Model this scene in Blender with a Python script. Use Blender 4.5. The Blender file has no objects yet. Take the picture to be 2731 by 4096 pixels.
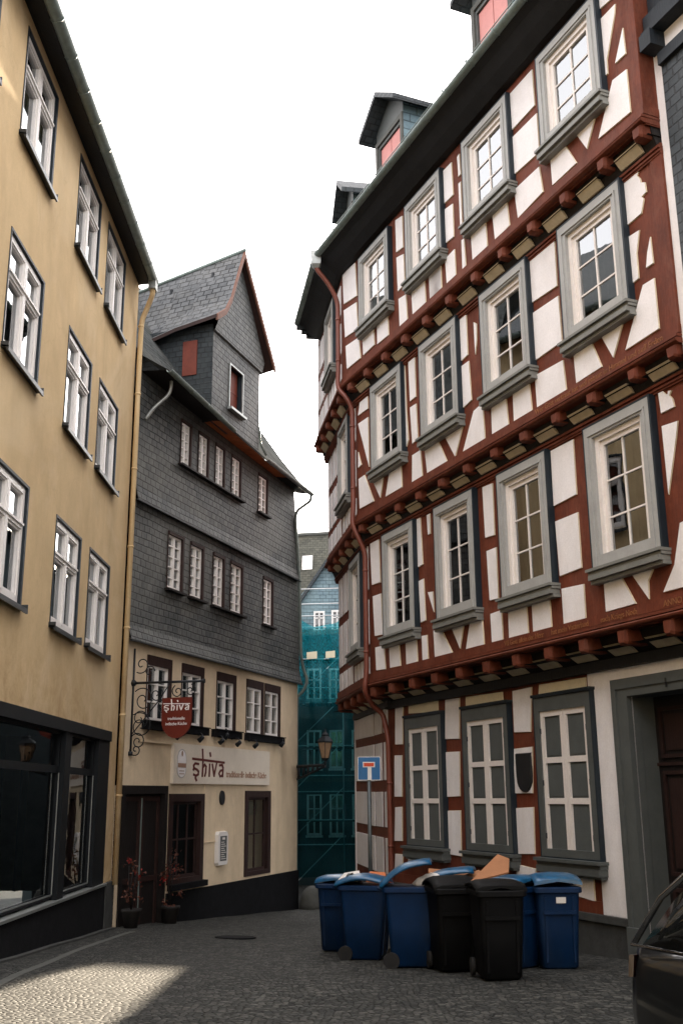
import bpy, bmesh, math, random
from mathutils import Vector, Matrix
SC = bpy.context.scene
COL = SC.collection
R = math.radians
random.seed(7)

# ------------------------------------------------------------------ materials
def newmat(name):
    m = bpy.data.materials.new(name); m.use_nodes = True
    nt = m.node_tree; b = nt.nodes['Principled BSDF']
    return m, nt, b
def N(nt, typ, **kw):
    n = nt.nodes.new(typ)
    for k, v in kw.items(): setattr(n, k, v)
    return n
def ramp(nt, fac, stops):
    r = N(nt, 'ShaderNodeValToRGB'); cr = r.color_ramp
    while len(cr.elements) < len(stops): cr.elements.new(.5)
    for e, (p, c) in zip(cr.elements, stops):
        e.position = p; e.color = (c[0], c[1], c[2], 1) if isinstance(c, (tuple, list)) else (c, c, c, 1)
    nt.links.new(fac, r.inputs['Fac']); return r.outputs['Color']
def mixc(nt, fac, a, b, mode='MIX'):
    m = N(nt, 'ShaderNodeMix', data_type='RGBA', blend_type=mode)
    for s, v in ((0, fac), (6, a), (7, b)):
        if hasattr(v, 'is_linked'): nt.links.new(v, m.inputs[s])
        else: m.inputs[s].default_value = v if s == 0 else (v[0], v[1], v[2], 1)
    return m.outputs[2]
def noise(nt, co, scale, detail=4, rough=.6, dist=0):
    n = N(nt, 'ShaderNodeTexNoise'); n.inputs['Scale'].default_value = scale
    n.inputs['Detail'].default_value = detail; n.inputs['Roughness'].default_value = rough
    n.inputs['Distortion'].default_value = dist
    nt.links.new(co, n.inputs['Vector']); return n.outputs['Fac']
def mapping(nt, co, sc=(1, 1, 1), rot=(0, 0, 0)):
    m = N(nt, 'ShaderNodeMapping'); m.inputs['Scale'].default_value = sc; m.inputs['Rotation'].default_value = rot
    nt.links.new(co, m.inputs['Vector']); return m.outputs['Vector']
def bump(nt, b, h, strength=.3, dist=.02, prev=None):
    n = N(nt, 'ShaderNodeBump'); n.inputs['Strength'].default_value = strength; n.inputs['Distance'].default_value = dist
    nt.links.new(h, n.inputs['Height'])
    if prev is not None: nt.links.new(prev, n.inputs['Normal'])
    if b is not None: nt.links.new(n.outputs['Normal'], b.inputs['Normal'])
    return n.outputs['Normal']
def obco(nt): return N(nt, 'ShaderNodeTexCoord').outputs['Object']
def uvco(nt): return N(nt, 'ShaderNodeTexCoord').outputs['UV']

def pmat(name, col, rough=.8, var=.18, scale=2.5, bs=.15, bscale=60, metal=0., spec=.4, dirt=None, dirtamt=.0, streak=0., coat=0.):
    m, nt, b = newmat(name); co = obco(nt)
    f = noise(nt, co, scale, 6, .65)
    c1 = tuple(max(0, x * (1 - var)) for x in col); c2 = tuple(x * (1 + var) for x in col)
    c = ramp(nt, f, [(.3, c1), (.7, c2)])
    fg = noise(nt, co, 34, 8, .8); c = mixc(nt, ramp(nt, fg, [(.38, .22), (.62, 0.)]), c, tuple(x * .55 for x in col))
    if dirt:
        f2 = noise(nt, mapping(nt, co, (1, 1, .35)), .9, 8, .7, .6)
        fr = ramp(nt, f2, [(.45, 0.), (.75, dirtamt)])
        c = mixc(nt, fr, c, dirt)
    if streak:
        f3 = noise(nt, mapping(nt, co, (3.2, 3.2, .12)), 3., 4, .6)
        fr = ramp(nt, f3, [(.5, 0.), (.8, streak)])
        c = mixc(nt, fr, c, tuple(x * .55 for x in col))
    nt.links.new(c, b.inputs['Base Color'])
    b.inputs['Roughness'].default_value = rough; b.inputs['Metallic'].default_value = metal
    b.inputs['Specular IOR Level'].default_value = spec
    b.inputs['Coat Weight'].default_value = coat
    if bs: bump(nt, b, noise(nt, co, bscale, 3, .6), bs, .01)
    return m

def slate_mat(name, base, light, rw, rh, rough=.6, bst=.6, spec=.3):
    m, nt, b = newmat(name); co = uvco(nt)
    # slight waviness so the courses are not ruled
    nz = N(nt, 'ShaderNodeTexNoise'); nz.inputs['Scale'].default_value = 1.3
    nt.links.new(co, nz.inputs['Vector'])
    va = N(nt, 'ShaderNodeVectorMath', operation='SCALE'); va.inputs['Scale'].default_value = .06
    nt.links.new(nz.outputs['Color'], va.inputs[0])
    vb = N(nt, 'ShaderNodeVectorMath', operation='ADD'); nt.links.new(co, vb.inputs[0]); nt.links.new(va.outputs[0], vb.inputs[1])
    br = N(nt, 'ShaderNodeTexBrick'); br.offset = .5
    br.inputs['Scale'].default_value = 1; br.inputs['Brick Width'].default_value = rw; br.inputs['Row Height'].default_value = rh
    br.inputs['Mortar Size'].default_value = .017; br.inputs['Mortar Smooth'].default_value = .5; br.inputs['Bias'].default_value = 0
    br.inputs['Color1'].default_value = (*base, 1); br.inputs['Color2'].default_value = (*light, 1)
    br.inputs['Mortar'].default_value = (base[0] * .12, base[1] * .12, base[2] * .12, 1)
    nt.links.new(vb.outputs[0], br.inputs['Vector'])
    f = noise(nt, co, .8, 6, .7)
    c = mixc(nt, ramp(nt, f, [(.35, 0.), (.7, .6)]), br.outputs['Color'], tuple(x * 1.5 for x in light))
    f2 = noise(nt, co, 9, 3, .6)
    c = mixc(nt, ramp(nt, f2, [(.45, 0.), (.8, .45)]), c, tuple(x * .45 for x in base))
    f6 = noise(nt, co, .33, 6, .75, .5); c = mixc(nt, ramp(nt, f6, [(.46, 0.), (.66, .55)]), c, (light[0] * 1.5, light[1] * 1.42, light[2] * 1.28))
    nt.links.new(c, b.inputs['Base Color'])
    # each slate tilts: height rises towards its lower edge
    sx = N(nt, 'ShaderNodeSeparateXYZ'); nt.links.new(vb.outputs[0], sx.inputs[0])
    dv = N(nt, 'ShaderNodeMath', operation='DIVIDE'); nt.links.new(sx.outputs['Y'], dv.inputs[0]); dv.inputs[1].default_value = rh
    fr = N(nt, 'ShaderNodeMath', operation='FRACT'); nt.links.new(dv.outputs[0], fr.inputs[0])
    iv = N(nt, 'ShaderNodeMath', operation='SUBTRACT'); iv.inputs[0].default_value = 1; nt.links.new(fr.outputs[0], iv.inputs[1])
    mu = N(nt, 'ShaderNodeMath', operation='SUBTRACT'); nt.links.new(iv.outputs[0], mu.inputs[0]); nt.links.new(br.outputs['Fac'], mu.inputs[1])
    nrm = bump(nt, None, mu.outputs[0], bst, .02)
    bump(nt, b, noise(nt, co, 30, 3, .6), .15, .01, nrm)
    b.inputs['Roughness'].default_value = rough; b.inputs['Specular IOR Level'].default_value = spec
    return m

def wood_mat(name, col, rough=.65, var=.3, spec=.35, worn=None):
    m, nt, b = newmat(name); co = obco(nt)
    f = noise(nt, co, 3.2, 6, .7)
    f2 = noise(nt, mapping(nt, co, (9, 9, 1.2)), 4, 4, .6)
    c = ramp(nt, f, [(.3, tuple(x * (1 - var) for x in col)), (.72, tuple(x * (1 + var) for x in col))])
    c = mixc(nt, ramp(nt, f2, [(.5, 0.), (.75, .5)]), c, tuple(x * .45 for x in col))
    if worn:
        f4 = noise(nt, mapping(nt, co, (1.5, 1.5, .7)), 2.3, 8, .75, .4); c = mixc(nt, ramp(nt, f4, [(.48, 0.), (.72, .55)]), c, worn)
    nt.links.new(c, b.inputs['Base Color'])
    b.inputs['Roughness'].default_value = rough; b.inputs['Specular IOR Level'].default_value = spec
    bump(nt, b, f2, .5, .012)
    return m

def glass_mat(name, tint=.75, ior=1.9, rough=.0, wav=.02):
    m, nt, b = newmat(name); nt.nodes.remove(b)
    out = nt.nodes['Material Output']
    tr = N(nt, 'ShaderNodeBsdfTransparent'); tr.inputs['Color'].default_value = (tint * .95, tint, tint, 1)
    gl = N(nt, 'ShaderNodeBsdfGlossy'); gl.inputs['Roughness'].default_value = rough; gl.inputs['Color'].default_value = (.93, .97, 1, 1)
    fr = N(nt, 'ShaderNodeFresnel'); fr.inputs['IOR'].default_value = ior
    mx = N(nt, 'ShaderNodeMixShader')
    bp = N(nt, 'ShaderNodeBump'); bp.inputs['Strength'].default_value = wav; bp.inputs['Distance'].default_value = .05
    nt.links.new(noise(nt, obco(nt), 2.2, 2, .5), bp.inputs['Height'])
    nt.links.new(bp.outputs['Normal'], gl.inputs['Normal'])
    nt.links.new(fr.outputs[0], mx.inputs[0]); nt.links.new(tr.outputs[0], mx.inputs[1]); nt.links.new(gl.outputs[0], mx.inputs[2])
    nt.links.new(mx.outputs[0], out.inputs['Surface'])
    return m

def cobble_mat():
    m, nt, b = newmat('cobbles'); co = obco(nt)
    wn = N(nt, 'ShaderNodeTexNoise'); wn.inputs['Scale'].default_value = .5; nt.links.new(co, wn.inputs['Vector'])
    va = N(nt, 'ShaderNodeVectorMath', operation='SCALE'); va.inputs['Scale'].default_value = .5; nt.links.new(wn.outputs['Color'], va.inputs[0])
    vb = N(nt, 'ShaderNodeVectorMath', operation='ADD'); nt.links.new(co, vb.inputs[0]); nt.links.new(va.outputs[0], vb.inputs[1])
    v = N(nt, 'ShaderNodeTexVoronoi', feature='DISTANCE_TO_EDGE', voronoi_dimensions='2D'); v.inputs['Scale'].default_value = 14; v.inputs['Randomness'].default_value = .8
    v2 = N(nt, 'ShaderNodeTexVoronoi', feature='F1', voronoi_dimensions='2D'); v2.inputs['Scale'].default_value = 14; v2.inputs['Randomness'].default_value = .8
    nt.links.new(vb.outputs[0], v.inputs['Vector']); nt.links.new(vb.outputs[0], v2.inputs['Vector'])
    sep = N(nt, 'ShaderNodeSeparateColor'); nt.links.new(v2.outputs['Color'], sep.inputs[0])
    stone = ramp(nt, sep.outputs[0], [(0., (.022, .024, .023)), (.5, (.072, .074, .068)), (1., (.17, .17, .152))])
    f = noise(nt, co, .7, 6, .7); stone = mixc(nt, ramp(nt, f, [(.35, 0.), (.7, .55)]), stone, (.026, .028, .027))
    edge = ramp(nt, v.outputs['Distance'], [(.0, .25), (.14, 1.)])
    f5 = noise(nt, co, 38, 5, .75); stone = mixc(nt, ramp(nt, f5, [(.35, .75), (.7, 0.)]), stone, (.012, .013, .012))
    c = mixc(nt, edge, (.0035, .004, .004), stone)
    nt.links.new(c, b.inputs['Base Color'])
    h = ramp(nt, v.outputs['Distance'], [(0., 0.), (.12, .7), (.35, 1.)])
    nrm = bump(nt, None, h, .8, .03)
    bump(nt, b, noise(nt, co, 45, 4, .7), .35, .012, nrm)
    b.inputs['Roughness'].default_value = .75; b.inputs['Specular IOR Level'].default_value = .25
    return m

def net_mat(name, k):
    m, nt, b = newmat(name); co = uvco(nt)
    out = nt.nodes['Material Output']
    f = noise(nt, co, .55, 5, .7); f2 = noise(nt, mapping(nt, co, (6, .4, 1)), 2., 3, .6)
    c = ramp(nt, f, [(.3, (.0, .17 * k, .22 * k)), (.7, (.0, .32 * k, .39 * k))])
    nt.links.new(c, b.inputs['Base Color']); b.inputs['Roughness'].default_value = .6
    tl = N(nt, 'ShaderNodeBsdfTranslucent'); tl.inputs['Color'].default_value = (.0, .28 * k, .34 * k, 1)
    m1 = N(nt, 'ShaderNodeMixShader'); m1.inputs[0].default_value = .5
    nt.links.new(b.outputs[0], m1.inputs[1]); nt.links.new(tl.outputs[0], m1.inputs[2])
    tr = N(nt, 'ShaderNodeBsdfTransparent'); tr.inputs['Color'].default_value = (.45, .95, 1, 1)
    m2 = N(nt, 'ShaderNodeMixShader')
    nt.links.new(ramp(nt, f2, [(.3, .36), (.7, .56)]), m2.inputs[0])
    nt.links.new(m1.outputs[0], m2.inputs[1]); nt.links.new(tr.outputs[0], m2.inputs[2])
    nt.links.new(m2.outputs[0], out.inputs['Surface'])
    return m

M = {}
def render_wall_mat():
    m = pmat('ochre_render', (.64, .475, .265), .9, .12, .9, .4, 60, dirt=(.40, .28, .15), dirtamt=.5, streak=.10, spec=.2)
    nt = m.node_tree; b = nt.nodes['Principled BSDF']; co = obco(nt); src = b.inputs['Base Color'].links[0].from_socket
    sp = N(nt, 'ShaderNodeSeparateXYZ'); nt.links.new(co, sp.inputs[0])
    # rusty splash zone above the shopfront and pale repaired patches
    mr = N(nt, 'ShaderNodeMapRange'); mr.inputs[1].default_value = 3.3; mr.inputs[2].default_value = 5.0; mr.inputs[3].default_value = 1; mr.inputs[4].default_value = 0; nt.links.new(sp.outputs['Z'], mr.inputs[0])
    mm = N(nt, 'ShaderNodeMath', operation='MULTIPLY'); nt.links.new(mr.outputs[0], mm.inputs[0]); nt.links.new(ramp(nt, noise(nt, co, 1.8, 8, .75, .5), [(.42, 0.), (.62, .75)]), mm.inputs[1])
    c = mixc(nt, mm.outputs[0], src, (.38, .24, .11))
    c = mixc(nt, ramp(nt, noise(nt, co, .28, 5, .6, 1.), [(.50, 0.), (.60, .35)]), c, (.72, .58, .38))
    v = N(nt, 'ShaderNodeTexVoronoi', feature='DISTANCE_TO_EDGE'); v.inputs['Scale'].default_value = .33
    w1 = N(nt, 'ShaderNodeTexNoise'); w1.inputs['Scale'].default_value = 1.7; w1.inputs['Detail'].default_value = 6; nt.links.new(co, w1.inputs['Vector'])
    ad = N(nt, 'ShaderNodeVectorMath', operation='ADD'); nt.links.new(co, ad.inputs[0]); nt.links.new(w1.outputs['Color'], ad.inputs[1]); nt.links.new(ad.outputs[0], v.inputs['Vector'])
    c = mixc(nt, ramp(nt, v.outputs['Distance'], [(0., .16), (.005, 0.)]), c, (.28, .19, .10))
    nt.links.new(c, b.inputs['Base Color']); return m
M['cream'] = pmat('cream_render', (.72, .585, .41), .9, .10, 2., .4, 60, dirt=(.44, .34, .22), dirtamt=.6, streak=.15, spec=.2)
M['infill'] = pmat('white_limewash', (.86, .835, .84), .9, .05, 3., .35, 50, dirt=(.58, .53, .48), dirtamt=.45, spec=.2)
M['infill_cream'] = pmat('cream_infill', (.74, .66, .48), .9, .08, 3., .2, 60, spec=.2)
M['red'] = wood_mat('oxblood_timber', (.128, .029, .012), .7, .3, .3, (.19, .072, .046))
M['redpipe'] = pmat('terracotta_paint', (.17, .042, .024), .45, .1, 5, .05, 60, spec=.5)
M['ochre'] = pmat('gilt_lettering', (.25, .095, .035), .6, .3, 9, .1, 60)
M['grey'] = pmat('grey_paint', (.36, .365, .355), .55, .10, 3, .08, 50)
M['greym'] = pmat('sill_paint', (.19, .195, .18), .55, .12, 4, .1, 50)
M['greyd'] = pmat('grey_green_paint', (.085, .095, .093), .55, .14, 4, .1, 50)
M['bluegrey'] = pmat('dark_blue_paint', (.008, .016, .024), .55, .2, 4, .05, 50)
M['white'] = pmat('white_paint', (.80, .77, .74), .45, .04, 4, .04, 50, spec=.5)
M['sash'] = pmat('cream_paint', (.80, .75, .71), .5, .05, 4, .04, 50)
M['shutterp'] = pmat('shutter_panel_paint', (.085, .096, .095), .6, .12, 3, .1, 50)
M['glass'] = glass_mat('window_glass', .6, 3.0)
M['glassd'] = glass_mat('shop_glass', .5, 1.6)
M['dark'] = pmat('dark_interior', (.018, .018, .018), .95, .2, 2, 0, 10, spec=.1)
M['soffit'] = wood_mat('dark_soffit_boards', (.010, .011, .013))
M['metal'] = pmat('weathered_zinc', (.17, .215, .20), .45, .25, 6, .08, 40, metal=.1)
M['metall'] = pmat('pale_zinc', (.33, .35, .34), .4, .2, 6, .08, 40, metal=.6)
M['sillm'] = pmat('dark_sheet_sill', (.05, .055, .06), .4, .2, 6, .04, 40, metal=.4)
M['slate'] = slate_mat('slate_cladding', (.026, .032, .035), (.082, .085, .082), .22, .155, .62, 1.)
M['slateroof'] = slate_mat('slate_roofing', (.055, .06, .065), (.12, .125, .13), .27, .19, .8, 1., .12)
M['slatemain'] = slate_mat('main_roof_slates', (.05, .055, .055), (.085, .09, .088), .30, .21, 1., .35, .0)
M['slatedark'] = slate_mat('old_slate', (.018, .024, .028), (.034, .042, .048), .2, .14, .6)
M['slateblue'] = slate_mat('blue_slate', (.11, .17, .205), (.15, .22, .25), .35, .2, .6)
M['moss'] = slate_mat('mossy_tiles', (.028, .029, .024), (.06, .06, .048), .3, .22, .95)
M['orange'] = wood_mat('orange_boards', (.50, .15, .05))
M['rustedge'] = wood_mat('orange_verge', (.15, .062, .038))
M['brown'] = wood_mat('dark_brown_wood', (.026, .011, .009))
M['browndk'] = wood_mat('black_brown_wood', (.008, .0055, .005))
M['redshut'] = pmat('red_shutter_paint', (.15, .030, .016), .6, .15, 5, .1, 50)
M['pinkshut'] = pmat('faded_red_paint', (.52, .21, .19), .6, .08, 5, .1, 50)
M['stone'] = pmat('grey_stone', (.045, .047, .045), .85, .3, 4, .5, 25, dirt=(.015, .016, .015), dirtamt=.6)
M['stonel'] = pmat('pale_stone', (.085, .088, .08), .8, .25, 4, .4, 25)
M['plinth'] = pmat('tarred_plinth', (.008, .0085, .010), .9, .3, 5, .5, 30, spec=.12)
M['shopframe'] = pmat('shop_frame_paint', (.006, .008, .010), .6, .2, 5, .05, 40, spec=.2)
M['iron'] = pmat('wrought_iron', (.012, .015, .019), .45, .2, 6, .1, 60, metal=.3)
M['coveboard'] = pmat('weathered_cove_infill', (.55, .47, .33), .9, .15, 4, .2, 60, spec=.2)
M['lampglass'] = pmat('amber_lamp_glass', (.34, .22, .13), .3, .3, 8, 0, 10, spec=.6)
M['signred'] = pmat('sign_red', (.13, .016, .008), .5, .1, 6, .04, 60)
M['signcream'] = pmat('sign_cream', (.74, .665, .56), .6, .05, 4, .03, 40)
M['signtext'] = pmat('sign_lettering', (.12, .022, .018), .6, .1, 6, 0, 40)
M['signtan'] = pmat('sign_small_lettering', (.36, .22, .15), .6, .1, 6, 0, 40)
M['signgrey'] = pmat('sign_emblem_grey', (.48, .45, .42), .6, .1, 6, 0, 40)
M['roadblue'] = pmat('traffic_blue', (.0, .11, .30), .35, .08, 5, .02, 40, spec=.5)
M['roadred'] = pmat('traffic_red', (.62, .06, .015), .4, .05, 5, 0, 40)
M['roadwhite'] = pmat('traffic_white', (.80, .78, .76), .4, .03, 5, 0, 40)
M['galv'] = pmat('galvanised_steel', (.10, .115, .12), .45, .15, 8, .05, 60, metal=.6)
M['binblue'] = pmat('blue_plastic', (.0012, .018, .062), .5, .22, 3, .1, 90, spec=.22, dirt=(.03, .04, .05), dirtamt=.5)
M['lidblue'] = pmat('blue_lid_plastic', (.004, .085, .20), .3, .45, 9, .35, 26, spec=.6, dirt=(.09, .15, .18), dirtamt=.6)
M['binblack'] = pmat('black_plastic', (.003, .0032, .0036), .6, .2, 4, .06, 160, spec=.15)
M['rubber'] = pmat('black_rubber', (.010, .010, .010), .8, .2, 6, .1, 60)
M['yellow'] = render_wall_mat()
M['card'] = pmat('brown_cardboard', (.33, .15, .07), .85, .12, 5, .1, 60)
M['paper'] = pmat('white_paper', (.75, .72, .68), .8, .05, 5, .05, 60)
M['carpaint'] = pmat('dark_car_paint', (.012, .014, .016), .3, .1, 4, 0, 60, metal=.3, spec=.5, coat=.6)
M['carglass'] = pmat('tinted_car_glass', (.010, .012, .013), .05, .1, 4, 0, 60, spec=1.)
M['chrome'] = pmat('bright_trim', (.5, .5, .5), .2, .1, 4, 0, 60, metal=1.)
M['tail'] = pmat('tail_lamp_red', (.008, .0015, .001), .3, .1, 4, 0, 60, spec=.6)
M['leaf'] = pmat('autumn_leaf', (.10, .032, .018), .7, .4, 12, .1, 60)
M['leafred'] = pmat('red_blossom', (.22, .012, .008), .7, .3, 12, .1, 60)
M['terra'] = pmat('clay_pot', (.012, .010, .009), .8, .2, 6, .1, 60)
M['steelpole'] = pmat('scaffold_tube', (.55, .56, .56), .4, .1, 5, 0, 60, metal=.5)
M['curtain'] = pmat('net_curtain', (.30, .33, .30), .9, .12, 3, .1, 60)
M['curtaind'] = pmat('heavy_curtain', (.055, .055, .042), .9, .25, 3, .1, 60)
M['cobble'] = cobble_mat()
M['net'] = net_mat('teal_netting', 1.); M['netshade'] = net_mat('shaded_teal_netting', .28)  # lower netting: alley shade put into a darker copy of the teal
M['bgwall'] = pmat('grey_green_render', (.05, .07, .075), .9, .15, 1, .1, 30)
M['navy'] = wood_mat('blue_black_timber', (.007, .012, .018))
M['black'] = pmat('black_enamel', (.012, .013, .015), .5, .2, 5, 0, 60)

# ------------------------------------------------------------------ geometry helpers
LOC = {}
class Fr:
    """A vertical facade frame: u runs along it, o towards the street, z up."""
    def __init__(s, P, ang, side=None):
        a = R(ang); s.d = Vector((math.sin(a), math.cos(a), 0)); n = Vector((s.d.y, -s.d.x, 0))
        if n.x * P[0] + n.y * P[1] > 0: n = -n
        if side is not None: n = Vector((s.d.y, -s.d.x, 0)) * side
        s.n = n; s.P = Vector((P[0], P[1], 0)); s.ang = ang
    def __call__(s, u, o, z): return s.P + s.d * u + s.n * o + Vector((0, 0, z))

class MB:
    def __init__(s): s.v = []; s.f = []; s.m = []; s.sm = []
    def poly(s, pts, mi=0, smooth=False):
        i = len(s.v); s.v += [Vector(p) for p in pts]; s.f.append(list(range(i, i + len(pts)))); s.m.append(mi); s.sm.append(smooth); return s
    def mesh(s, pts, faces, mi=0, smooth=False):
        i = len(s.v); s.v += [Vector(p) for p in pts]
        for f in faces: s.f.append([i + k for k in f]); s.m.append(mi); s.sm.append(smooth)
        return s
    def hexa(s, p, mi=0):     # p: 8 points, bottom ring then top ring
        return s.mesh(p, [(0, 3, 2, 1), (4, 5, 6, 7), (0, 1, 5, 4), (1, 2, 6, 5), (2, 3, 7, 6), (3, 0, 4, 7)], mi)
    def box(s, F, u0, u1, o0, o1, z0, z1, mi=0):
        return s.hexa([F(u0, o0, z0), F(u1, o0, z0), F(u1, o1, z0), F(u0, o1, z0), F(u0, o0, z1), F(u1, o0, z1), F(u1, o1, z1), F(u0, o1, z1)], mi)
    def prism(s, F, pts, o0, o1, mi=0, inset=0., ms=None):   # polygon (u,z) extruded along o; front edge may be inset (chamfer)
        n = len(pts); cu = sum(p[0] for p in pts) / n; cz = sum(p[1] for p in pts) / n
        a = [F(u, o0, z) for u, z in pts]
        def ins(u, z):
            dx, dz = cu - u, cz - z; L = math.hypot(dx, dz) or 1; k = min(inset, L * .3); return u + dx / L * k, z + dz / L * k
        b = [F(*(lambda q: (q[0], o1, q[1]))(ins(u, z))) for u, z in pts]
        fs = [tuple(range(n))[::-1], tuple(range(n, 2 * n))] + [(i, (i + 1) % n, n + (i + 1) % n, n + i) for i in range(n)]
        s.mesh(a + b, fs, mi)
        if ms is not None:
            for k in range(1, n + 1): s.m[-k] = ms
        return s
    def tube(s, pts, r, seg=8, mi=0, cap=True, rs=None):
        pts = [Vector(p) for p in pts]; n = len(pts); rings = []; up = Vector((0, 0, 1))
        prev = None
        for i, p in enumerate(pts):
            t = (pts[min(i + 1, n - 1)] - pts[max(i - 1, 0)]).normalized()
            if prev is None:
                x = t.cross(up) if abs(t.dot(up)) < .95 else t.cross(Vector((1, 0, 0)))
            else: x = prev - t * prev.dot(t)
            x.normalize(); prev = x; y = t.cross(x); rr = rs[i] if rs else r
            rings.append([p + (x * math.cos(2 * math.pi * k / seg) + y * math.sin(2 * math.pi * k / seg)) * rr for k in range(seg)])
        vs = [q for r_ in rings for q in r_]; fs = []
        for i in range(n - 1):
            for k in range(seg): fs.append((i * seg + k, i * seg + (k + 1) % seg, (i + 1) * seg + (k + 1) % seg, (i + 1) * seg + k))
        s.mesh(vs, fs, mi, True)
        if cap: s.poly(rings[0][::-1], mi); s.poly(rings[-1], mi)
        return s
    def rings(s, rings, mi=0, smooth=True, cap=True, closed=True):   # list of rings of equal length
        n = len(rings[0]); vs = [q for r_ in rings for q in r_]; fs = []
        for i in range(len(rings) - 1):
            for k in range(n if closed else n - 1): fs.append((i * n + k, i * n + (k + 1) % n, (i + 1) * n + (k + 1) % n, (i + 1) * n + k))
        s.mesh(vs, fs, mi, smooth)
        if cap: s.poly(rings[0][::-1], mi); s.poly(rings[-1], mi)
        return s
    def build(s, name, mats, parent=None, loc=None, bevel=0., orient=None):
        if not isinstance(mats, (list, tuple)): mats = [mats]
        root = Vector((0, 0, 0))
        if parent is not None: root = LOC.get(parent.name, Vector((0, 0, 0)))
        elif loc is not None: root = Vector(loc)
        me = bpy.data.meshes.new(name)
        me.from_pydata([v - root for v in s.v], [], s.f); me.update()
        for i, p in enumerate(me.polygons): p.material_index = s.m[i]; p.use_smooth = s.sm[i]
        bm = bmesh.new(); bm.from_mesh(me)
        bmesh.ops.remove_doubles(bm, verts=bm.verts, dist=.0001)
        bmesh.ops.recalc_face_normals(bm, faces=bm.faces)
        if orient is not None:
            bm.normal_update()
            for f in bm.faces:
                if f.normal.dot(orient) < 0: f.normal_flip()
        if bevel:
            es = [e for e in bm.edges if len(e.link_faces) == 2 and e.calc_face_angle(0) > .5]
            bmesh.ops.bevel(bm, geom=es, offset=bevel, segments=1, affect='EDGES', clamp_overlap=True)
        uvl = bm.loops.layers.uv.new('UVMap'); zz = Vector((0, 0, 1))
        for f in bm.faces:
            n = f.normal
            if abs(n.z) > .985: t = Vector((1, 0, 0)); b = Vector((0, 1, 0))
            else: t = zz.cross(n).normalized(); b = n.cross(t)
            for l in f.loops: p = l.vert.co + root; l[uvl].uv = (p.dot(t), p.dot(b))
        bm.to_mesh(me); bm.free()
        for m in mats: me.materials.append(m)
        o = bpy.data.objects.new(name, me); COL.objects.link(o)
        if parent is not None: o.parent = parent
        else: o.location = root
        LOC[o.name] = root
        return o

def tag(o, label=None, cat=None, group=None, kind=None):
    if label: o['label'] = label
    if cat: o['category'] = cat
    if group: o['group'] = group
    if kind: o['kind'] = kind
    return o
def thing(name, loc, label, cat, group=None):
    o = bpy.data.objects.new(name, None); COL.objects.link(o); o.location = loc; o.empty_display_size = .3
    LOC[o.name] = Vector(loc); return tag(o, label, cat, group)

def wall(mb, F, u0, u1, z0, z1, o, holes, depth, mi=0, mr=None):
    """A wall face with rectangular holes and their reveals."""
    us = sorted({u0, u1, *[h[0] for h in holes], *[h[1] for h in holes]}); us = [u for u in us if u0 <= u <= u1]
    zs = sorted({z0, z1, *[h[2] for h in holes], *[h[3] for h in holes]}); zs = [z for z in zs if z0 <= z <= z1]
    for a, b in zip(us, us[1:]):
        for c, d in zip(zs, zs[1:]):
            mu, mz = (a + b) / 2, (c + d) / 2
            if any(h[0] < mu < h[1] and h[2] < mz < h[3] for h in holes): continue
            mb.poly([F(a, o, c), F(b, o, c), F(b, o, d), F(a, o, d)], mi)
    mr = mi if mr is None else mr
    for a, b, c, d in holes:
        q = o - depth
        mb.poly([F(a, o, c), F(a, q, c), F(a, q, d), F(a, o, d)], mr); mb.poly([F(b, o, c), F(b, q, c), F(b, q, d), F(b, o, d)], mr)
        mb.poly([F(a, o, c), F(b, o, c), F(b, q, c), F(a, q, c)], mr); mb.poly([F(a, o, d), F(b, o, d), F(b, q, d), F(a, q, d)], mr)
def ring(mb, F, u0, u1, z0, z1, w, o0, o1, mi=0, wt=None, wb=None):
    wt = w if wt is None else wt; wb = w if wb is None else wb
    mb.box(F, u0, u0 + w, o0, o1, z0, z1, mi); mb.box(F, u1 - w, u1, o0, o1, z0, z1, mi)
    mb.box(F, u0 + w, u1 - w, o0, o1, z1 - wt, z1, mi)
    if wb: mb.box(F, u0 + w, u1 - w, o0, o1, z0, z0 + wb, mi)
def text_mesh(s, size, F, u, o, z, name, mat, parent, depth=.006, flip=True, sx=1., centre=False, bold=0., fit=None):
    cu = bpy.data.curves.new('t', 'FONT'); cu.body = s; cu.size = size; cu.extrude = depth / 2; cu.offset = bold
    ob = bpy.data.objects.new('t', cu); COL.objects.link(ob)
    dg = bpy.context.evaluated_depsgraph_get(); me = bpy.data.meshes.new_from_object(ob.evaluated_get(dg))
    w = max((v.co.x for v in me.vertices), default=0)
    if fit: sx = fit / w
    mb = MB(); sg = -1 if flip else 1; off = w * sx / 2 if centre else 0
    vs = [F(u + sg * (v.co.x * sx - off), o + v.co.z + depth / 2, z + v.co.y) for v in me.vertices]
    mb.mesh(vs, [tuple(p.vertices) for p in me.polygons])
    bpy.data.objects.remove(ob); bpy.data.curves.remove(cu); bpy.data.meshes.remove(me)
    return mb.build(name, mat, parent)
def gz(x, y):
    if y < 9: g = .50 - .025 * y if y > 0 else .5
    elif y < 13: g = .275 - .155 * (y - 9) / 4
    elif y < 60: g = .12 - .055 * (y - 13)
    else: g = -2.465
    if x < -1: g += .025 * min(4, -x - 1)
    return g

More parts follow.
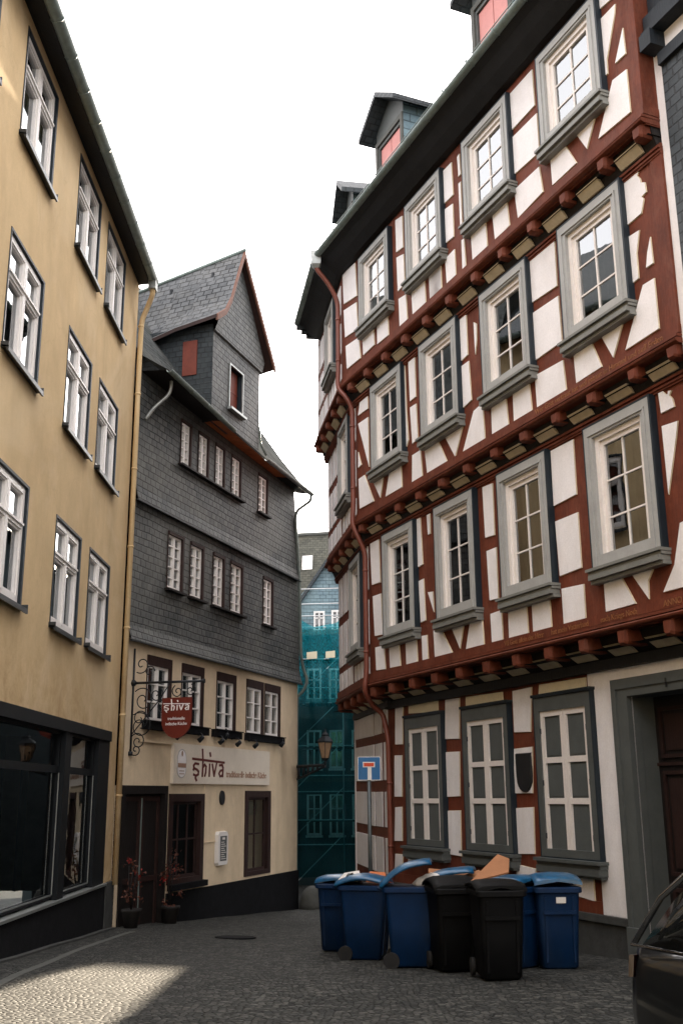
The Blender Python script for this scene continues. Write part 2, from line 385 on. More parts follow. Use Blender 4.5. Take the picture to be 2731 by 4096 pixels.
# surveyed outlines of the limewashed panels (u, z) per storey
F3P=[[(-1.55,13.18),(-1.96,13.12),(-2.02,13.32),(-1.53,13.41)],
[(-1.56,13.01),(-1.97,13.0),(-1.94,12.85),(-1.69,12.26),(-1.68,12.03),(-1.56,12.03)],
[(-2.08,12.51),(-2.09,12.06),(-1.85,12.07)],
[(-2.08,11.83),(-2.08,11.13),(-1.36,11.17),(-1.77,11.87)],
[(-0.81,11.68),(-1.41,11.68),(-1.09,11.18)],
[(-0.2,11.64),(-0.57,11.62),(-0.84,11.11),(-0.21,11.1)],
[(0.82,11.64),(0.09,11.63),(0.03,11.14),(0.76,11.08)],
[(0.83,12.6),(0.06,12.58),(0.06,11.86),(0.82,11.9)],
[(0.83,13.43),(0.11,13.43),(0.1,12.74),(0.82,12.73)],
[(1.51,11.64),(1.05,11.65),(1.0,11.09),(1.46,11.04)],
[(2.22,11.57),(1.72,11.62),(1.7,11.08),(2.2,11.04)],
[(3.79,11.63),(3.31,11.59),(3.31,11.01),(3.77,11.02)],
[(3.17,13.39),(2.78,13.38),(2.76,12.68),(3.14,12.69)],
[(3.15,12.59),(2.79,12.53),(2.8,11.85),(3.15,11.88)],
[(2.57,13.35),(2.49,13.38),(2.47,12.93),(2.55,12.92)],
[(2.56,12.8),(2.48,12.8),(2.49,11.91),(2.56,11.87)],
[(3.15,11.59),(2.79,11.61),(2.78,11.02),(3.12,11.04)],
[(2.54,11.65),(2.45,11.64),(2.43,11.08),(2.55,11.05)],
[(5.12,13.48),(4.8,13.41),(4.8,12.69),(5.11,12.73)],
[(5.11,12.63),(4.79,12.55),(4.77,11.87),(5.08,11.85)],
[(5.06,11.69),(4.73,11.64),(4.7,11.06),(5.04,11.07)],
[(4.51,11.58),(3.95,11.58),(3.93,11.04),(4.48,11.08)],
[(3.79,11.6),(3.34,11.61),(3.31,11.0),(3.76,11.02)],
[(7.85,13.62),(7.14,13.55),(7.06,12.7),(7.79,12.83)],
[(7.8,12.69),(7.09,12.57),(7.03,11.9),(7.74,11.99)],
[(7.71,11.78),(6.99,11.69),(6.91,11.17),(7.65,11.2)],
[(6.82,11.66),(6.24,11.64),(6.21,11.18),(6.78,11.17)],
[(6.08,11.66),(5.56,11.6),(5.54,11.11),(6.08,11.13)]]
F2P=[[(-1.5,10.53),(-1.68,10.54),(-1.74,10.45),(-1.8,10.42),(-1.84,10.42),(-1.88,10.41),(-1.84,10.35),(-1.89,10.28),(-1.91,10.2),(-1.98,10.16),(-1.99,10.0),(-1.89,9.98),(-1.93,9.93),(-1.85,9.75),(-1.52,9.73)],
[(-1.52,9.57),(-1.78,9.55),(-1.69,9.24),(-1.68,8.86),(-1.51,8.84)],
[(-1.98,9.34),(-1.99,8.93),(-1.84,8.93),(-1.89,9.15)],
[(-1.98,8.73),(-1.98,7.99),(-1.28,7.97),(-1.75,8.74)],
[(-0.78,8.42),(-1.31,8.43),(-1.02,7.97)],
[(-0.13,8.45),(-0.57,8.42),(-0.77,7.94),(-0.15,7.92)],
[(0.87,10.48),(0.13,10.44),(0.14,9.63),(0.88,9.67)],
[(0.9,9.5),(0.13,9.47),(0.11,8.7),(0.89,8.68)],
[(0.88,8.45),(0.12,8.41),(0.09,7.9),(0.87,7.91)],
[(1.52,8.49),(1.04,8.48),(1.0,7.9),(1.53,7.89)],
[(2.18,8.48),(1.72,8.45),(1.68,7.86),(2.2,7.89)],
[(2.75,8.53),(2.44,8.57),(2.42,7.89),(3.19,7.88)],
[(3.79,8.4),(3.12,8.4),(3.44,7.9)],
[(3.24,10.46),(2.86,10.39),(2.86,9.61),(3.21,9.57)],
[(2.62,10.14),(2.52,10.06),(2.54,9.76),(2.61,9.51)],
[(3.19,9.5),(2.84,9.5),(2.8,8.74),(3.22,8.68)],
[(5.14,10.4),(4.86,10.42),(4.86,9.56),(5.11,9.55)],
[(5.37,10.46),(5.3,10.44),(5.27,9.41),(5.22,8.8),(5.38,8.59)],
[(5.12,9.44),(4.86,9.43),(4.82,8.7),(5.06,8.66)],
[(5.08,8.45),(4.73,8.45),(4.69,7.91),(5.12,7.9)],
[(4.58,8.46),(4.04,8.41),(3.7,7.86),(4.5,7.89)],
[(7.41,10.5),(7.05,10.48),(7.05,10.1),(7.58,10.12),(7.51,10.29),(7.48,10.39)],
[(7.58,9.94),(7.06,9.92),(7.04,8.79)],
[(7.59,9.3),(7.43,8.96),(7.6,8.93)],
[(7.59,8.69),(7.28,8.7),(6.83,7.99),(7.55,8.01)],
[(6.9,8.47),(6.32,8.49),(6.53,7.98)],
[(6.07,8.45),(5.56,8.42),(5.54,7.93),(6.29,7.94)]]
F1P=[[(-1.59,7.27),(-1.68,7.27),(-1.74,7.2),(-1.78,7.2),(-1.79,7.24),(-1.85,7.22),(-1.81,7.16),(-1.86,7.09),(-1.88,6.97),(-1.61,6.97)],
[(-1.6,6.81),(-1.91,6.78),(-1.86,6.59),(-1.61,5.86)],
[(-1.77,5.46),(-2.17,5.48),(-2.1,4.63),(-1.34,4.63),(-1.59,4.94)],
[(-0.69,5.07),(-1.29,5.08),(-1.08,4.83),(-1.06,4.59)],
[(-0.15,5.07),(-0.5,5.07),(-0.8,4.58),(-0.15,4.57)],
[(0.9,7.25),(0.31,7.25),(0.32,6.39),(0.91,6.36)],
[(0.9,6.13),(0.32,6.13),(0.32,5.29),(0.87,5.27)],
[(0.85,5.09),(0.3,5.06),(0.31,4.53),(0.85,4.52)],
[(1.65,5.05),(1.16,5.06),(1.15,4.49),(1.65,4.48)],
[(2.33,5.04),(1.79,5.05),(1.78,4.5),(2.34,4.51)],
[(2.87,5.04),(2.52,5.05),(2.52,4.48),(2.86,4.49)],
[(2.94,7.24),(2.61,7.22),(2.62,6.31),(2.92,6.33)],
[(2.9,6.11),(2.59,6.11),(2.6,5.24),(2.87,5.25)],
[(3.54,5.01),(3.13,5.02),(3.1,4.48),(3.74,4.49)],
[(4.21,5.03),(3.75,5.0),(3.91,4.59)],
[(4.86,5.05),(4.55,5.03),(4.08,4.43),(4.83,4.48)],
[(5.44,7.29),(5.24,7.28),(5.19,6.34),(5.39,6.32)],
[(4.98,7.26),(4.85,7.26),(4.86,6.86),(4.95,6.85)],
[(5.38,6.07),(5.18,6.08),(5.14,5.27),(5.34,5.26)],
[(5.03,5.79),(4.83,5.77),(4.81,5.37)],
[(7.54,7.35),(7.1,7.33),(7.06,6.35),(7.47,6.37)],
[(7.44,6.14),(7.04,6.13),(6.98,5.27),(7.37,5.29)],
[(7.36,5.07),(6.94,5.06),(6.89,4.57),(7.33,4.59)],
[(6.72,5.07),(6.27,5.06),(6.22,4.56),(6.69,4.57)],
[(5.99,5.06),(5.53,5.03),(5.51,4.52),(5.98,4.54)],
[(5.32,5.02),(5.11,5.01),(5.09,4.5),(5.31,4.51)]]
F0P=[[(2.25,3.83),(1.02,3.82),(1.03,3.65),(2.28,3.67)],
[(3.03,3.81),(2.46,3.82),(2.55,3.11),(3.04,3.13)],
[(3.07,2.88),(2.53,2.89),(2.59,2.17),(3.13,2.17)],
[(3.14,1.95),(2.59,1.97),(2.62,1.26),(3.16,1.24)],
[(4.57,3.84),(3.34,3.82),(3.33,3.64),(4.58,3.66)],
[(5.32,3.86),(4.79,3.85),(4.85,3.12),(5.37,3.14)],
[(5.42,2.92),(4.86,2.91),(4.9,2.13),(5.46,2.12)],
[(5.43,1.89),(4.9,1.9),(4.93,1.12),(5.46,1.14)],
[(6.82,3.95),(5.6,3.93),(5.61,3.66),(6.83,3.71)],
[(7.41,3.95),(7.06,3.95),(7.12,3.13),(7.45,3.14)],
[(7.49,2.94),(7.16,2.93),(7.2,2.13),(7.53,2.13)],
[(7.51,1.94),(7.21,1.95),(7.23,1.3),(7.57,1.29)],
[(7.55,1.06),(7.21,1.06),(7.23,0.84),(7.6,0.75)],
[(6.98,1.05),(6.61,1.07),(6.75,0.96),(7.02,0.85)],
[(3.85,1.02),(3.47,1.02),(3.48,0.92),(3.86,0.91)],
[(3.15,1.09),(2.61,1.05),(2.63,0.92),(3.19,0.9)],
[(1.66,1.02),(1.16,1.06),(1.16,0.69),(1.67,0.74)]]
SUNP = (20.4, 7.2); EXPO = 1.82
# ------------------------------------------------------------------ frames
AA = -23.28
A0 = Fr((4.0, 14.5), AA)
Lf = Fr((-4.5, 13.9), 0)
Sf = Fr((-4.5, 20.0), 19.14)
O1, O2, O3 = .45, .67, .89

# ================================================================== HALF-TIMBERED HOUSE
house = thing('half_timbered_house', (4.0, 14.5, -.1), 'tall red half-timbered house with white infill panels and grey framed windows', 'house')
CU = {0: 7.74, 1: 7.60, 2: 7.68, 3: 7.92}     # where face A turns the corner, per storey
OF = {0: 0., 1: O1, 2: O2, 3: O3}
def Bfr(k):
    p = A0(CU[k], OF[k], 0); f = Fr((p.x, p.y), -9.5); return f
BF = {k: Bfr(k) for k in range(4)}
BL = {0: 3.9, 1: 4.05, 2: 4.15, 3: 3.9}
UE = -2.33
WIN = {1: [(-1.50, -.04), (.93, 2.36), (3.14, 4.57), (5.40, 6.80)], 2: [(-1.55, -.05), (.83, 2.28), (3.10, 4.55), (5.32, 6.77)], 3: [(-1.63, -.10), (.78, 2.28), (3.10, 4.55), (5.32, 6.80)]}
WZ = {1: (5.18, 7.27), 2: (8.58, 10.46), 3: (11.75, 13.43)}
SZ = {1: (4.27, 7.42), 2: (7.65, 10.56), 3: (10.78, 13.75)}
BW = {1: (.62, 1.98), 2: (.62, 1.98), 3: (.70, 2.0)}
SHUT = [(.84, 2.33), (3.09, 4.61), (5.36, 6.87)]
# timber walls (all the timber is the wall face; the limewashed panels stand proud of it)
for k in (1, 2, 3):
    mb = MB(); z0, z1 = SZ[k]; a, b = WZ[k]
    holes = [(u0 + .17, u1 - .17, a + .02, b - .17) for u0, u1 in WIN[k]]
    wall(mb, A0, UE, CU[k], z0, z1, OF[k], holes, .30)
    h = BW[k]; wall(mb, BF[k], 0, BL[k], z0, z1, 0, [(h[0] + .17, h[1] - .17, a + .02, b - .17)], .30)
    e = BF[k](BL[k], 0, 0); Cf = Fr((e.x, e.y), 35, -1)
    mb.poly([Cf(0, 0, z0), Cf(2.5, 0, z0), Cf(2.5, 0, z1), Cf(0, 0, z1)])
    mb.poly([A0(UE, OF[k], z0), A0(UE, -1, z0), A0(UE, -1, z1), A0(UE, OF[k], z1)])
    mb.build('timber_frame', M['red'], house)
mb = MB()
wall(mb, A0, .98, CU[0], .55, 4.02, 0, [(u0 + .06, u1 - .06, 1.05, 3.55) for u0, u1 in SHUT], .3)
wall(mb, BF[0], 0, BL[0], .1, 4.02, 0, [], .3)
mb.build('timber_frame', M['red'], house)
# plaster ground-floor bay with the portal
mb = MB(); DU0, DU1 = -2.0, .02
wall(mb, A0, -2.9, .98, .52, 4.02, .02, [(DU0, DU1, -.2, 3.47)], .02)
mb.box(A0, .02 + .33, .98, -.05, .02, .3, .55)
mb.build('plaster_bay', M['infill'], house)
# interior core that closes the house
mb = MB()
def foot(o, k=0):
    c = A0(CU[k], o, 0); B = BF[k]; e = B(BL[k], o - OF[k] if k else o, 0); return c, e
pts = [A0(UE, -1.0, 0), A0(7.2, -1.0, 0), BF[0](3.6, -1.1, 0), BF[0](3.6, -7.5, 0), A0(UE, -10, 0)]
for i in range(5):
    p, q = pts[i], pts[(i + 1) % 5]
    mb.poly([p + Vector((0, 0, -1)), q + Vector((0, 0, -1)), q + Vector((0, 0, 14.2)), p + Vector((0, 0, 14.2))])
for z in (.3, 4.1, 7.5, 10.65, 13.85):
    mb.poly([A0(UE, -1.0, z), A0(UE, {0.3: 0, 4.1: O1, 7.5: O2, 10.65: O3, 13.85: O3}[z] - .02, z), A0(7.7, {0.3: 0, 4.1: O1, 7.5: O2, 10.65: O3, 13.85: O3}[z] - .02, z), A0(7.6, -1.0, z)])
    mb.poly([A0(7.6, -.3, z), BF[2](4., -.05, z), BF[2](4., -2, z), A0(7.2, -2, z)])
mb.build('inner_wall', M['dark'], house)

# limewashed infill panels, each its own polygon
for k, P_, o in ((3, F3P, O3), (2, F2P, O2), (1, F1P, O1), (0, F0P, 0.)):
    for i, p in enumerate(P_):
        cr = k == 0 and min(q[1] for q in p) > 3.6
        MB().prism(A0, p, o - .02, o + .022, 0, .010, 1).build('infill_panel', [M['infill_cream' if cr else 'infill'], M['infill_cream']], house)
# infill on the side face, laid out bay by bay
def B_panels(k):
    B = BF[k]; mb = MB(); L = BL[k]; z0, z1 = SZ[k]; zb = z0 + .30; a, b = WZ[k]; w0, w1 = BW[k]
    def q(u0, u1, c, d): mb.prism(B, [(u0, c), (u1, c), (u1, d), (u0, d)], -.02, .018, 0, .012)
    q(.12, w0 - .04, a + .0, (a + b) / 2 - .1); q(.12, w0 - .04, (a + b) / 2 + .1, b)
    for i in range(5):
        x0 = .12 + i * (w1 - .1) / 5; x1 = x0 + (w1 - .1) / 5 - .13; q(x0, x1, zb, a - .25)
    for x0, x1 in ((w1 + .12, w1 + .72), (w1 + .86, w1 + 1.35), (w1 + 1.5, L - .12)):
        if x1 - x0 < .15: continue
        q(x0, x1, zb, a - .2); q(x0, x1, a - .05, (a + b) / 2 - .1); q(x0, x1, (a + b) / 2 + .1, b + .03)
    tag(mb.build('side_infill', M['infill'], house), kind='stuff')
for k in (1, 2, 3): B_panels(k)
mb = MB(); B = BF[0]
for u0, u1 in ((.12, .55), (.75, 1.48), (1.60, 3.84)):
    for c, d in ((3.42, 4.0), (2.46, 3.24), (1.53, 2.24), (.62, 1.33)):
        if u0 > 1.5: mb.prism(B, [(u0, c), (u1 - .02, c + .03), (u1 - .02, d + .02), (u0, d)], -.02, .018, 0, .012)
        else: mb.prism(B, [(u0, c), (u1, c), (u1, d), (u0, d)], -.02, .018, 0, .012)
mb.prism(B, [(3.9, .4), (3.99, .4), (3.99, 4.), (3.9, 4.)], -.1, .02)
tag(mb.build('side_infill', M['infill'], house), kind='stuff')

# storey bands: moulded sill beams, joist ends, cove infill
def band(k, zt, zm, zj, ol):   # sill beam top, moulding bottom, joist bottom, plane of the wall below
    o = OF[k]
    for F, oo, u0, u1 in ((A0, o, UE - .01, CU[k] + .03), (BF[k], 0, -.02, BL[k] + .05)):
        mb = MB()
        mb.box(F, u0, u1, oo - .25, oo + .035, zm + .14, zt - .012)
        mb.box(F, u0, u1, oo - .25, oo + .075, zm + .085, zm + .125)
        pr = [(oo - .2, zm), (oo + .05, zm), (oo + .095, zm + .02), (oo + .105, zm + .045), (oo + .07, zm + .07), (oo - .2, zm + .08)]
        mb.rings([[F(u0, a, z) for a, z in pr], [F(u1, a, z) for a, z in pr]], smooth=False)
        mb.build('sill_beam', M['red'], house)
        # head plate of the storey below and the soffit
        mb = MB(); fl = ol - o + oo
        mb.box(F, u0, u1, fl - .15, fl + .03, zj - .13, zj - .02); mb.box(F, u0, u1, fl - .15, fl + .065, zj - .05, zj - .012); mb.box(F, u0, u1, fl - .15, fl + .05, zj - .10, zj - .075)
        mb.build('head_plate', M['red'], house)
        mb = MB(); h = zm - zj
        cv = [(fl - .05, zj - .01), (fl + .05, zj - .01), (fl + (oo - fl) * .55, zj + h * .6), (fl + (oo - fl) * .62, zm + .01), (fl - .05, zm + .01)]
        mb.rings([[F(u0 + .03, a, z) for a, z in cv], [F(u1 - .03, a, z) for a, z in cv]], smooth=False)
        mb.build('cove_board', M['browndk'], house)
        w_ = oo - fl; a0, a1, z0_, z1_ = fl + .06 + w_ * .12, fl + .09 + w_ * .50, zj + h * .08, zj + h * .54
        for c_ in ([.45 + .89 * i - 2.29 for i in range(11)] if F is A0 else [.77 + .85 * i for i in range(4)]):
            x0, x1 = c_ - .24, c_ + .24; mb = MB()
            mb.hexa([F(x0, a0 - .03, z0_), F(x1, a0 - .03, z0_), F(x1, a0, z0_), F(x0, a0, z0_), F(x0, a1 - .06, z1_), F(x1, a1 - .06, z1_), F(x1, a1, z1_), F(x0, a1, z1_)])
            mb.build('cove_infill', M['coveboard'], house)
def joist(F, u, o, fl, zj, zm, w=.095):
    mb = MB(); h = (zm - zj) * .74; o -= .0
    pr = [(-w, .02), (w, .02), (w, -h * .80), (w * .75, -h), (-w * .75, -h), (-w, -h * .80)]
    pf = [(a, zm + b) for a, b in pr]
    mb.prism(F, pf, fl - .05, o + .03); 
    mb.prism(F, [(a * .9, zm + (b - .02) * .9) for a, b in pr], o + .03, o + .075, 0, .03)
    # shift to u
    d = F.d * u; mb.v = [v + d for v in mb.v]
    mb.build('joist_end', M['red'], house)
band(1, 4.57, 4.28, 4.0, 0.); band(2, 7.92, 7.65, 7.40, O1); band(3, 11.08, 10.80, 10.52, O2)
JU = [-2.2, -1.42, -.50, .38, 1.25, 2.13, 3.04, 3.94, 4.83, 5.72, 6.6, 7.45]
for u in JU:
    joist(A0, u, O1, 0., 4.0, 4.28); joist(A0, u, O2, O1, 7.42, 7.65); joist(A0, u, O3, O2, 10.55, 10.80)
for i in range(5):
    u = .35 + i * .85
    joist(BF[1], u, 0, -.45, 4.0, 4.28); joist(BF[2], u, 0, -.22, 7.42, 7.65); joist(BF[3], u, 0, -.22, 10.55, 10.80)
# dark soffit over the ground floor
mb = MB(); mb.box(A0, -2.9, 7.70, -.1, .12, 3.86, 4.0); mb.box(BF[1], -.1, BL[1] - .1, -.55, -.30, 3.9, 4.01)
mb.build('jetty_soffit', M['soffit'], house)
# painted frieze lettering on two beams
for s_, z, o, k, u in (('ANNO  1289  hat mein Vatterland nach Kriegs Zerstoerung mich erbaut', 4.445, O1 + .035, 1, -1.3),):
    pass
text_mesh('ANNO', .115, A0, -1.35, O1 + .036, 4.445, 'frieze_lettering', M['ochre'], house, .006, True, 1.0)
text_mesh('nach Kriegs Noth', .115, A0, -.55 + .5, O1 + .036, 4.44, 'frieze_lettering', M['ochre'], house, .006, True, .95)
text_mesh('hat mein Vatterland', .115, A0, 1.15, O1 + .036, 4.44, 'frieze_lettering', M['ochre'], house, .006, True, 1.0)
text_mesh('Vff Gott allein der Herr', .115, A0, 2.45, O1 + .036, 4.44, 'frieze_lettering', M['ochre'], house, .006, True, 1.0)
text_mesh('Wer Gott vertraut hat wol gebaut in Himmel und auff Erden', .12, A0, .9, O2 + .036, 7.80, 'frieze_lettering', M['ochre'], house, .006, True, 1.0)

# corner posts and visible studs (slightly proud)
mb = MB()
mb.box(A0, UE, UE + .17, O3 - .2, O3 + .02, 10.9, 13.8); mb.build('corner_post', M['red'], house); mb = MB()
mb.box(A0, UE - .005, UE + .22, O2 - .2, O2 + .02, 7.9, 10.55); mb.build('corner_post', M['red'], house); mb = MB()
mb.box(A0, UE - .01, UE + .25, O1 - .2, O1 + .02, 4.5, 7.4)
mb.build('corner_post', M['red'], house)

def jamb(F, u0, u1, z0, z1, o, curtain, cols=2, rows=3, parent=None):
    """A painted box-frame window: surround > sash, glass, sill, curtain."""
    P_ = parent or house; p = .11
    mb = MB()
    ring(mb, F, u0 + .022, u1 - .022, z0, z1 - .022, .175, o - .02, o + p)
    mb2_ = .05
    for q, d in ((.0, .0),):
        mb.box(F, u0 + .10, u1 - .10, o + p, o + p + .02, z1 - .165, z1 - .135); mb.box(F, u0 + .10, u0 + .13, o + p, o + p + .018, z0, z1 - .135); mb.box(F, u1 - .13, u1 - .10, o + p, o + p + .018, z0, z1 - .135)
    w = mb.build('window', M['grey'], P_)
    mb = MB(); ring(mb, F, u0 - .012, u1 + .012, z0, z1 + .012, .0335, o - .02, o + p - .004); mb.build('edge_strip', M['bluegrey'], w)
    a, b, c, d = u0 + .197, u1 - .197, z0 + .01, z1 - .197
    mb = MB(); ring(mb, F, a, b, c, d, .075, o - .06, o + .055); ring(mb, F, a + .075, b - .075, c + .075, d - .075, .07, o - .05, o + .02)
    g0, g1, h0, h1 = a + .145, b - .145, c + .145, d - .145
    mb.box(F, a + .03, b - .03, o + .055, o + .075, c + .02, c + .05)
    for i in range(1, cols): u = g0 + (g1 - g0) * i / cols; mb.box(F, u - .013, u + .013, o - .03, o + .004, h0, h1)
    for i in range(1, rows): z = h0 + (h1 - h0) * i / rows; mb.box(F, g0, g1, o - .028, o + .002, z - .012, z + .012)
    mb.build('sash', M['sash'], w)
    MB().poly([F(g0 - .01, o - .015, h0 - .01), F(g1 + .01, o - .015, h0 - .01), F(g1 + .01, o - .015, h1 + .01), F(g0 - .01, o - .015, h1 + .01)]).build('glass', M['glass'], w, orient=F.n)
    mb = MB()
    for (x, za, zb, e) in ((.0, -.04, .0, .15), (.01, -.085, -.045, .11), (.03, -.16, -.09, .13), (.02, -.21, -.165, .08)):
        mb.box(F, u0 - .05 + x, u1 + .05 - x, o - .02, o + p + e - .06, z0 + za, z0 + zb)
    mb.build('sill', M['greym'], w)
    if curtain:
        mat = M['curtain'] if curtain > 0 else M['curtaind']; spans = {1: [(0, .45)], 2: [(.55, 1)], 3: [(0, 1)], 4: [(0, .25), (.7, 1)]}[abs(curtain)]
        mb = MB()
        for s0, s1 in spans:
            n = max(8, int((s1 - s0) * 26)); x0, x1 = u0 + .1 + (u1 - u0 - .2) * s0, u0 + .1 + (u1 - u0 - .2) * s1
            for i in range(n):
                t0, t1 = i / n, (i + 1) / n; f = lambda t: o - .17 + .03 * math.sin(t * n * 1.7) + .015 * math.sin(t * n * .6 + u0)
                A_, B_ = x0 + (x1 - x0) * t0, x0 + (x1 - x0) * t1
                mb.poly([F(A_, f(t0), z0 + .05), F(B_, f(t1), z0 + .05), F(B_, f(t1), z1 - .05), F(A_, f(t0), z1 - .05)], 0, True)
        mb.build('curtain', mat, w)
    return w
CUR = {1: [-3, -3, 4, 1], 2: [3, -3, 3, 2], 3: [3, 3, 3, 4]}
for k in (1, 2, 3):
    for i, (u0, u1) in enumerate(WIN[k]): jamb(A0, u0, u1, WZ[k][0], WZ[k][1], OF[k], CUR[k][i])
    jamb(BF[k], BW[k][0], BW[k][1], WZ[k][0], WZ[k][1], 0, 2)

def shutter_window(F, u0, u1, z0, z1, o):
    p = .10; mb = MB(); ring(mb, F, u0 + .02, u1 - .02, z0, z1 - .02, .13, o - .02, o + p, 0, .20)
    w = mb.build('shuttered_window', M['greyd'], house)
    mb = MB(); ring(mb, F, u0, u1, z0, z1, .0195, o - .02, o + p + .004); mb.box(F, u0 - .02, u1 + .02, o - .01, o + p + .03, z1, z1 + .045)
    mb.build('edge_strip', M['bluegrey'], w)
    a, b, c, d = u0 + .15, u1 - .15, z0 + .012, z1 - .22; m_ = (a + b) / 2
    for x0, x1, s_ in ((a, m_ - .004, 0), (m_ + .004, b, 1)):
        mb = MB(); st = .075; zs = [c, c + .085, c + (d - c) * .355, c + (d - c) * .355 + .085, c + (d - c) * .635, c + (d - c) * .635 + .085, d - .085, d]
        mb.box(F, x0, x0 + st, o + .03, o + .075, c, d); mb.box(F, x1 - st, x1, o + .03, o + .075, c, d)
        for i in (0, 2, 4, 6): mb.box(F, x0 + st, x1 - st, o + .03, o + .073, zs[i], zs[i + 1])
        sh = mb.build('shutter', M['sash'], w)
        mb = MB()
        for i in (1, 3, 5): mb.box(F, x0 + st, x1 - st, o + .0, o + .042, zs[i], zs[i + 1]); mb.box(F, x0 + st + .03, x1 - st - .03, o + .04, o + .054, zs[i] + .03, zs[i + 1] - .03)
        mb.build('shutter_panel', M['shutterp'], sh)
        mb = MB(); e = x1 if s_ else x0
        for z in (c + .3, (c + d) / 2, d - .3): mb.box(F, e - .012, e + .014, o + .06, o + .095, z - .04, z + .04)
        mb.build('hinge', M['bluegrey'], sh)
    mb = MB()
    for (x, za, zb, e) in ((.0, -.045, .0, .15), (.02, -.10, -.05, .10), (.03, -.20, -.105, .12), (.05, -.24, -.205, .07)):
        mb.box(F, u0 - .06 + x, u1 + .06 - x, o - .02, o + p + e - .04, z0 + za, z0 + zb)
    mb.build('sill', M['greyd'], w)
for u0, u1 in SHUT: shutter_window(A0, u0, u1, 1.24, 3.62, 0)

# portal
mb = MB(); ring(mb, A0, DU0 - .34, DU1 + .34, -.12, 3.80 - .1, .34, -.12, .10, 0, .25, 0)
ring(mb, A0, DU0 - .27, DU1 + .27, -.12, 3.62, .06, .10, .125, 0, .06, 0)
for s_ in (0, 1):
    u = DU1 if s_ else DU0; mb.box(A0, u - (.30 if not s_ else 0) + (0 if not s_ else 0), u + (.30 if s_ else 0), .1, .16, -.12, .45)
    mb.box(A0, u - .001, u + .0, -.5, -.12, -.12, 3.47)
port = mb.build('portal_surround', M['greyd'], house)
mb = MB(); mb.box(A0, DU0 - .01, DU0 + .0, -.45, -.1, -.1, 3.45); mb.box(A0, DU1, DU1 + .01, -.45, -.1, -.1, 3.45); mb.box(A0, DU0, DU1, -.45, -.1, 3.45, 3.47)
mb.build('portal_reveal', M['greyd'], port)
text_mesh('1', .16, A0, -.80, .126, 3.50, 'house_number', M['black'], port, .01, True, 1., False, .006)
mb = MB(); mb.box(A0, DU0, DU1, -.42, -.36, -.1, 3.46)
door = mb.build('door', M['browndk'], house)
mb = MB()
for i in range(2):
    x0 = DU0 + .12 + i * .98; x1 = x0 + .82
    for c, d in ((.2, .95), (1.1, 2.45), (2.62, 3.3)):
        ring(mb, A0, x0, x1, c, d, .05, -.36, -.325); mb.box(A0, x0 + .1, x1 - .1, -.36, -.34, c + .1, d - .1)
mb.box(A0, DU0, DU1, -.36, -.33, 2.52, 2.56)
mb.build('door_panels', M['brown'], door)
mb = MB(); mb.tube([A0(-.95, -.32, 1.05), A0(-.95, -.26, 1.05), A0(-.84, -.26, 1.05)], .014, 6); mb.build('door_handle', M['metall'], door)

# stone plinth
mb = MB(); mb.box(A0, .35, 7.85, -.3, .06, -.75, .50); mb.box(A0, .35, 7.87, -.3, .10, .44, .535); mb.box(BF[0], -.0, 3.98, -.4, .07, -1., .45)
mb.box(A0, -2.9, -2.33, -.3, .06, -.4, .5)
mb.build('plinth', M['stone'], house)
mb = MB(); mb.box(A0, .98, 7.76, -.1, .03, .537, .70); mb.build('sill_plate', M['red'], house)

# eaves, roof
def xl(P, d, Q, e):   # intersection of two 2D lines
    det = d.x * -e.y + e.x * d.y; w = Q - P; t = (w.x * -e.y + e.x * w.y) / det; return Vector((P.x + d.x * t, P.y + d.y * t, 0))
B3 = BF[3]
def hip(o, z):   # corner point where both eave lines are offset by o beyond storey 3
    p = xl(A0(0, O3 + o, 0), A0.d, B3(0, o, 0), B3.d); return p + Vector((0, 0, z))
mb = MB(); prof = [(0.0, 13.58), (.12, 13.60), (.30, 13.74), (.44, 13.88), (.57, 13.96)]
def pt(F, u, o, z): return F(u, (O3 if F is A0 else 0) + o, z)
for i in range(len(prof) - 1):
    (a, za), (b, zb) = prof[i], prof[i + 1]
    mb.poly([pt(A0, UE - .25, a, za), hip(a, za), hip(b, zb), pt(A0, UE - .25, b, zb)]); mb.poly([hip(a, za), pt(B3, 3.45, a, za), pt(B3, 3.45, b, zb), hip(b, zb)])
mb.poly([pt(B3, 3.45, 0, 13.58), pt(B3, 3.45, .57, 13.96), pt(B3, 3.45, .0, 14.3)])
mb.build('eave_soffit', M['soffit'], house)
SL = 1.10
mb = MB()
def rp(F, u, t, hp=False): return (hip((.58 - t), 14.04 + t * SL) if hp else pt(F, u, (.58 - t), 14.04 + t * SL))
mb.poly([rp(A0, UE - .3, 0), rp(0, 0, 0, True), rp(0, 0, 5.5, True), rp(A0, UE - .3, 5.5)])
mb.poly([rp(0, 0, 0, True), rp(B3, 3.5, 0), rp(B3, 3.5, 5.5), rp(0, 0, 5.5, True)])
mb.poly([rp(A0, UE - .3, 5.5), rp(0, 0, 5.5, True), rp(B3, 3.5, 5.5), B3(3.5, -11, 14), A0(UE - .3, -11, 14)])
mb.poly([rp(A0, UE - .3, 0), rp(A0, UE - .3, 5.5), A0(UE - .3, -11, 14)])
mb.build('roof', M['slatedark'], house)
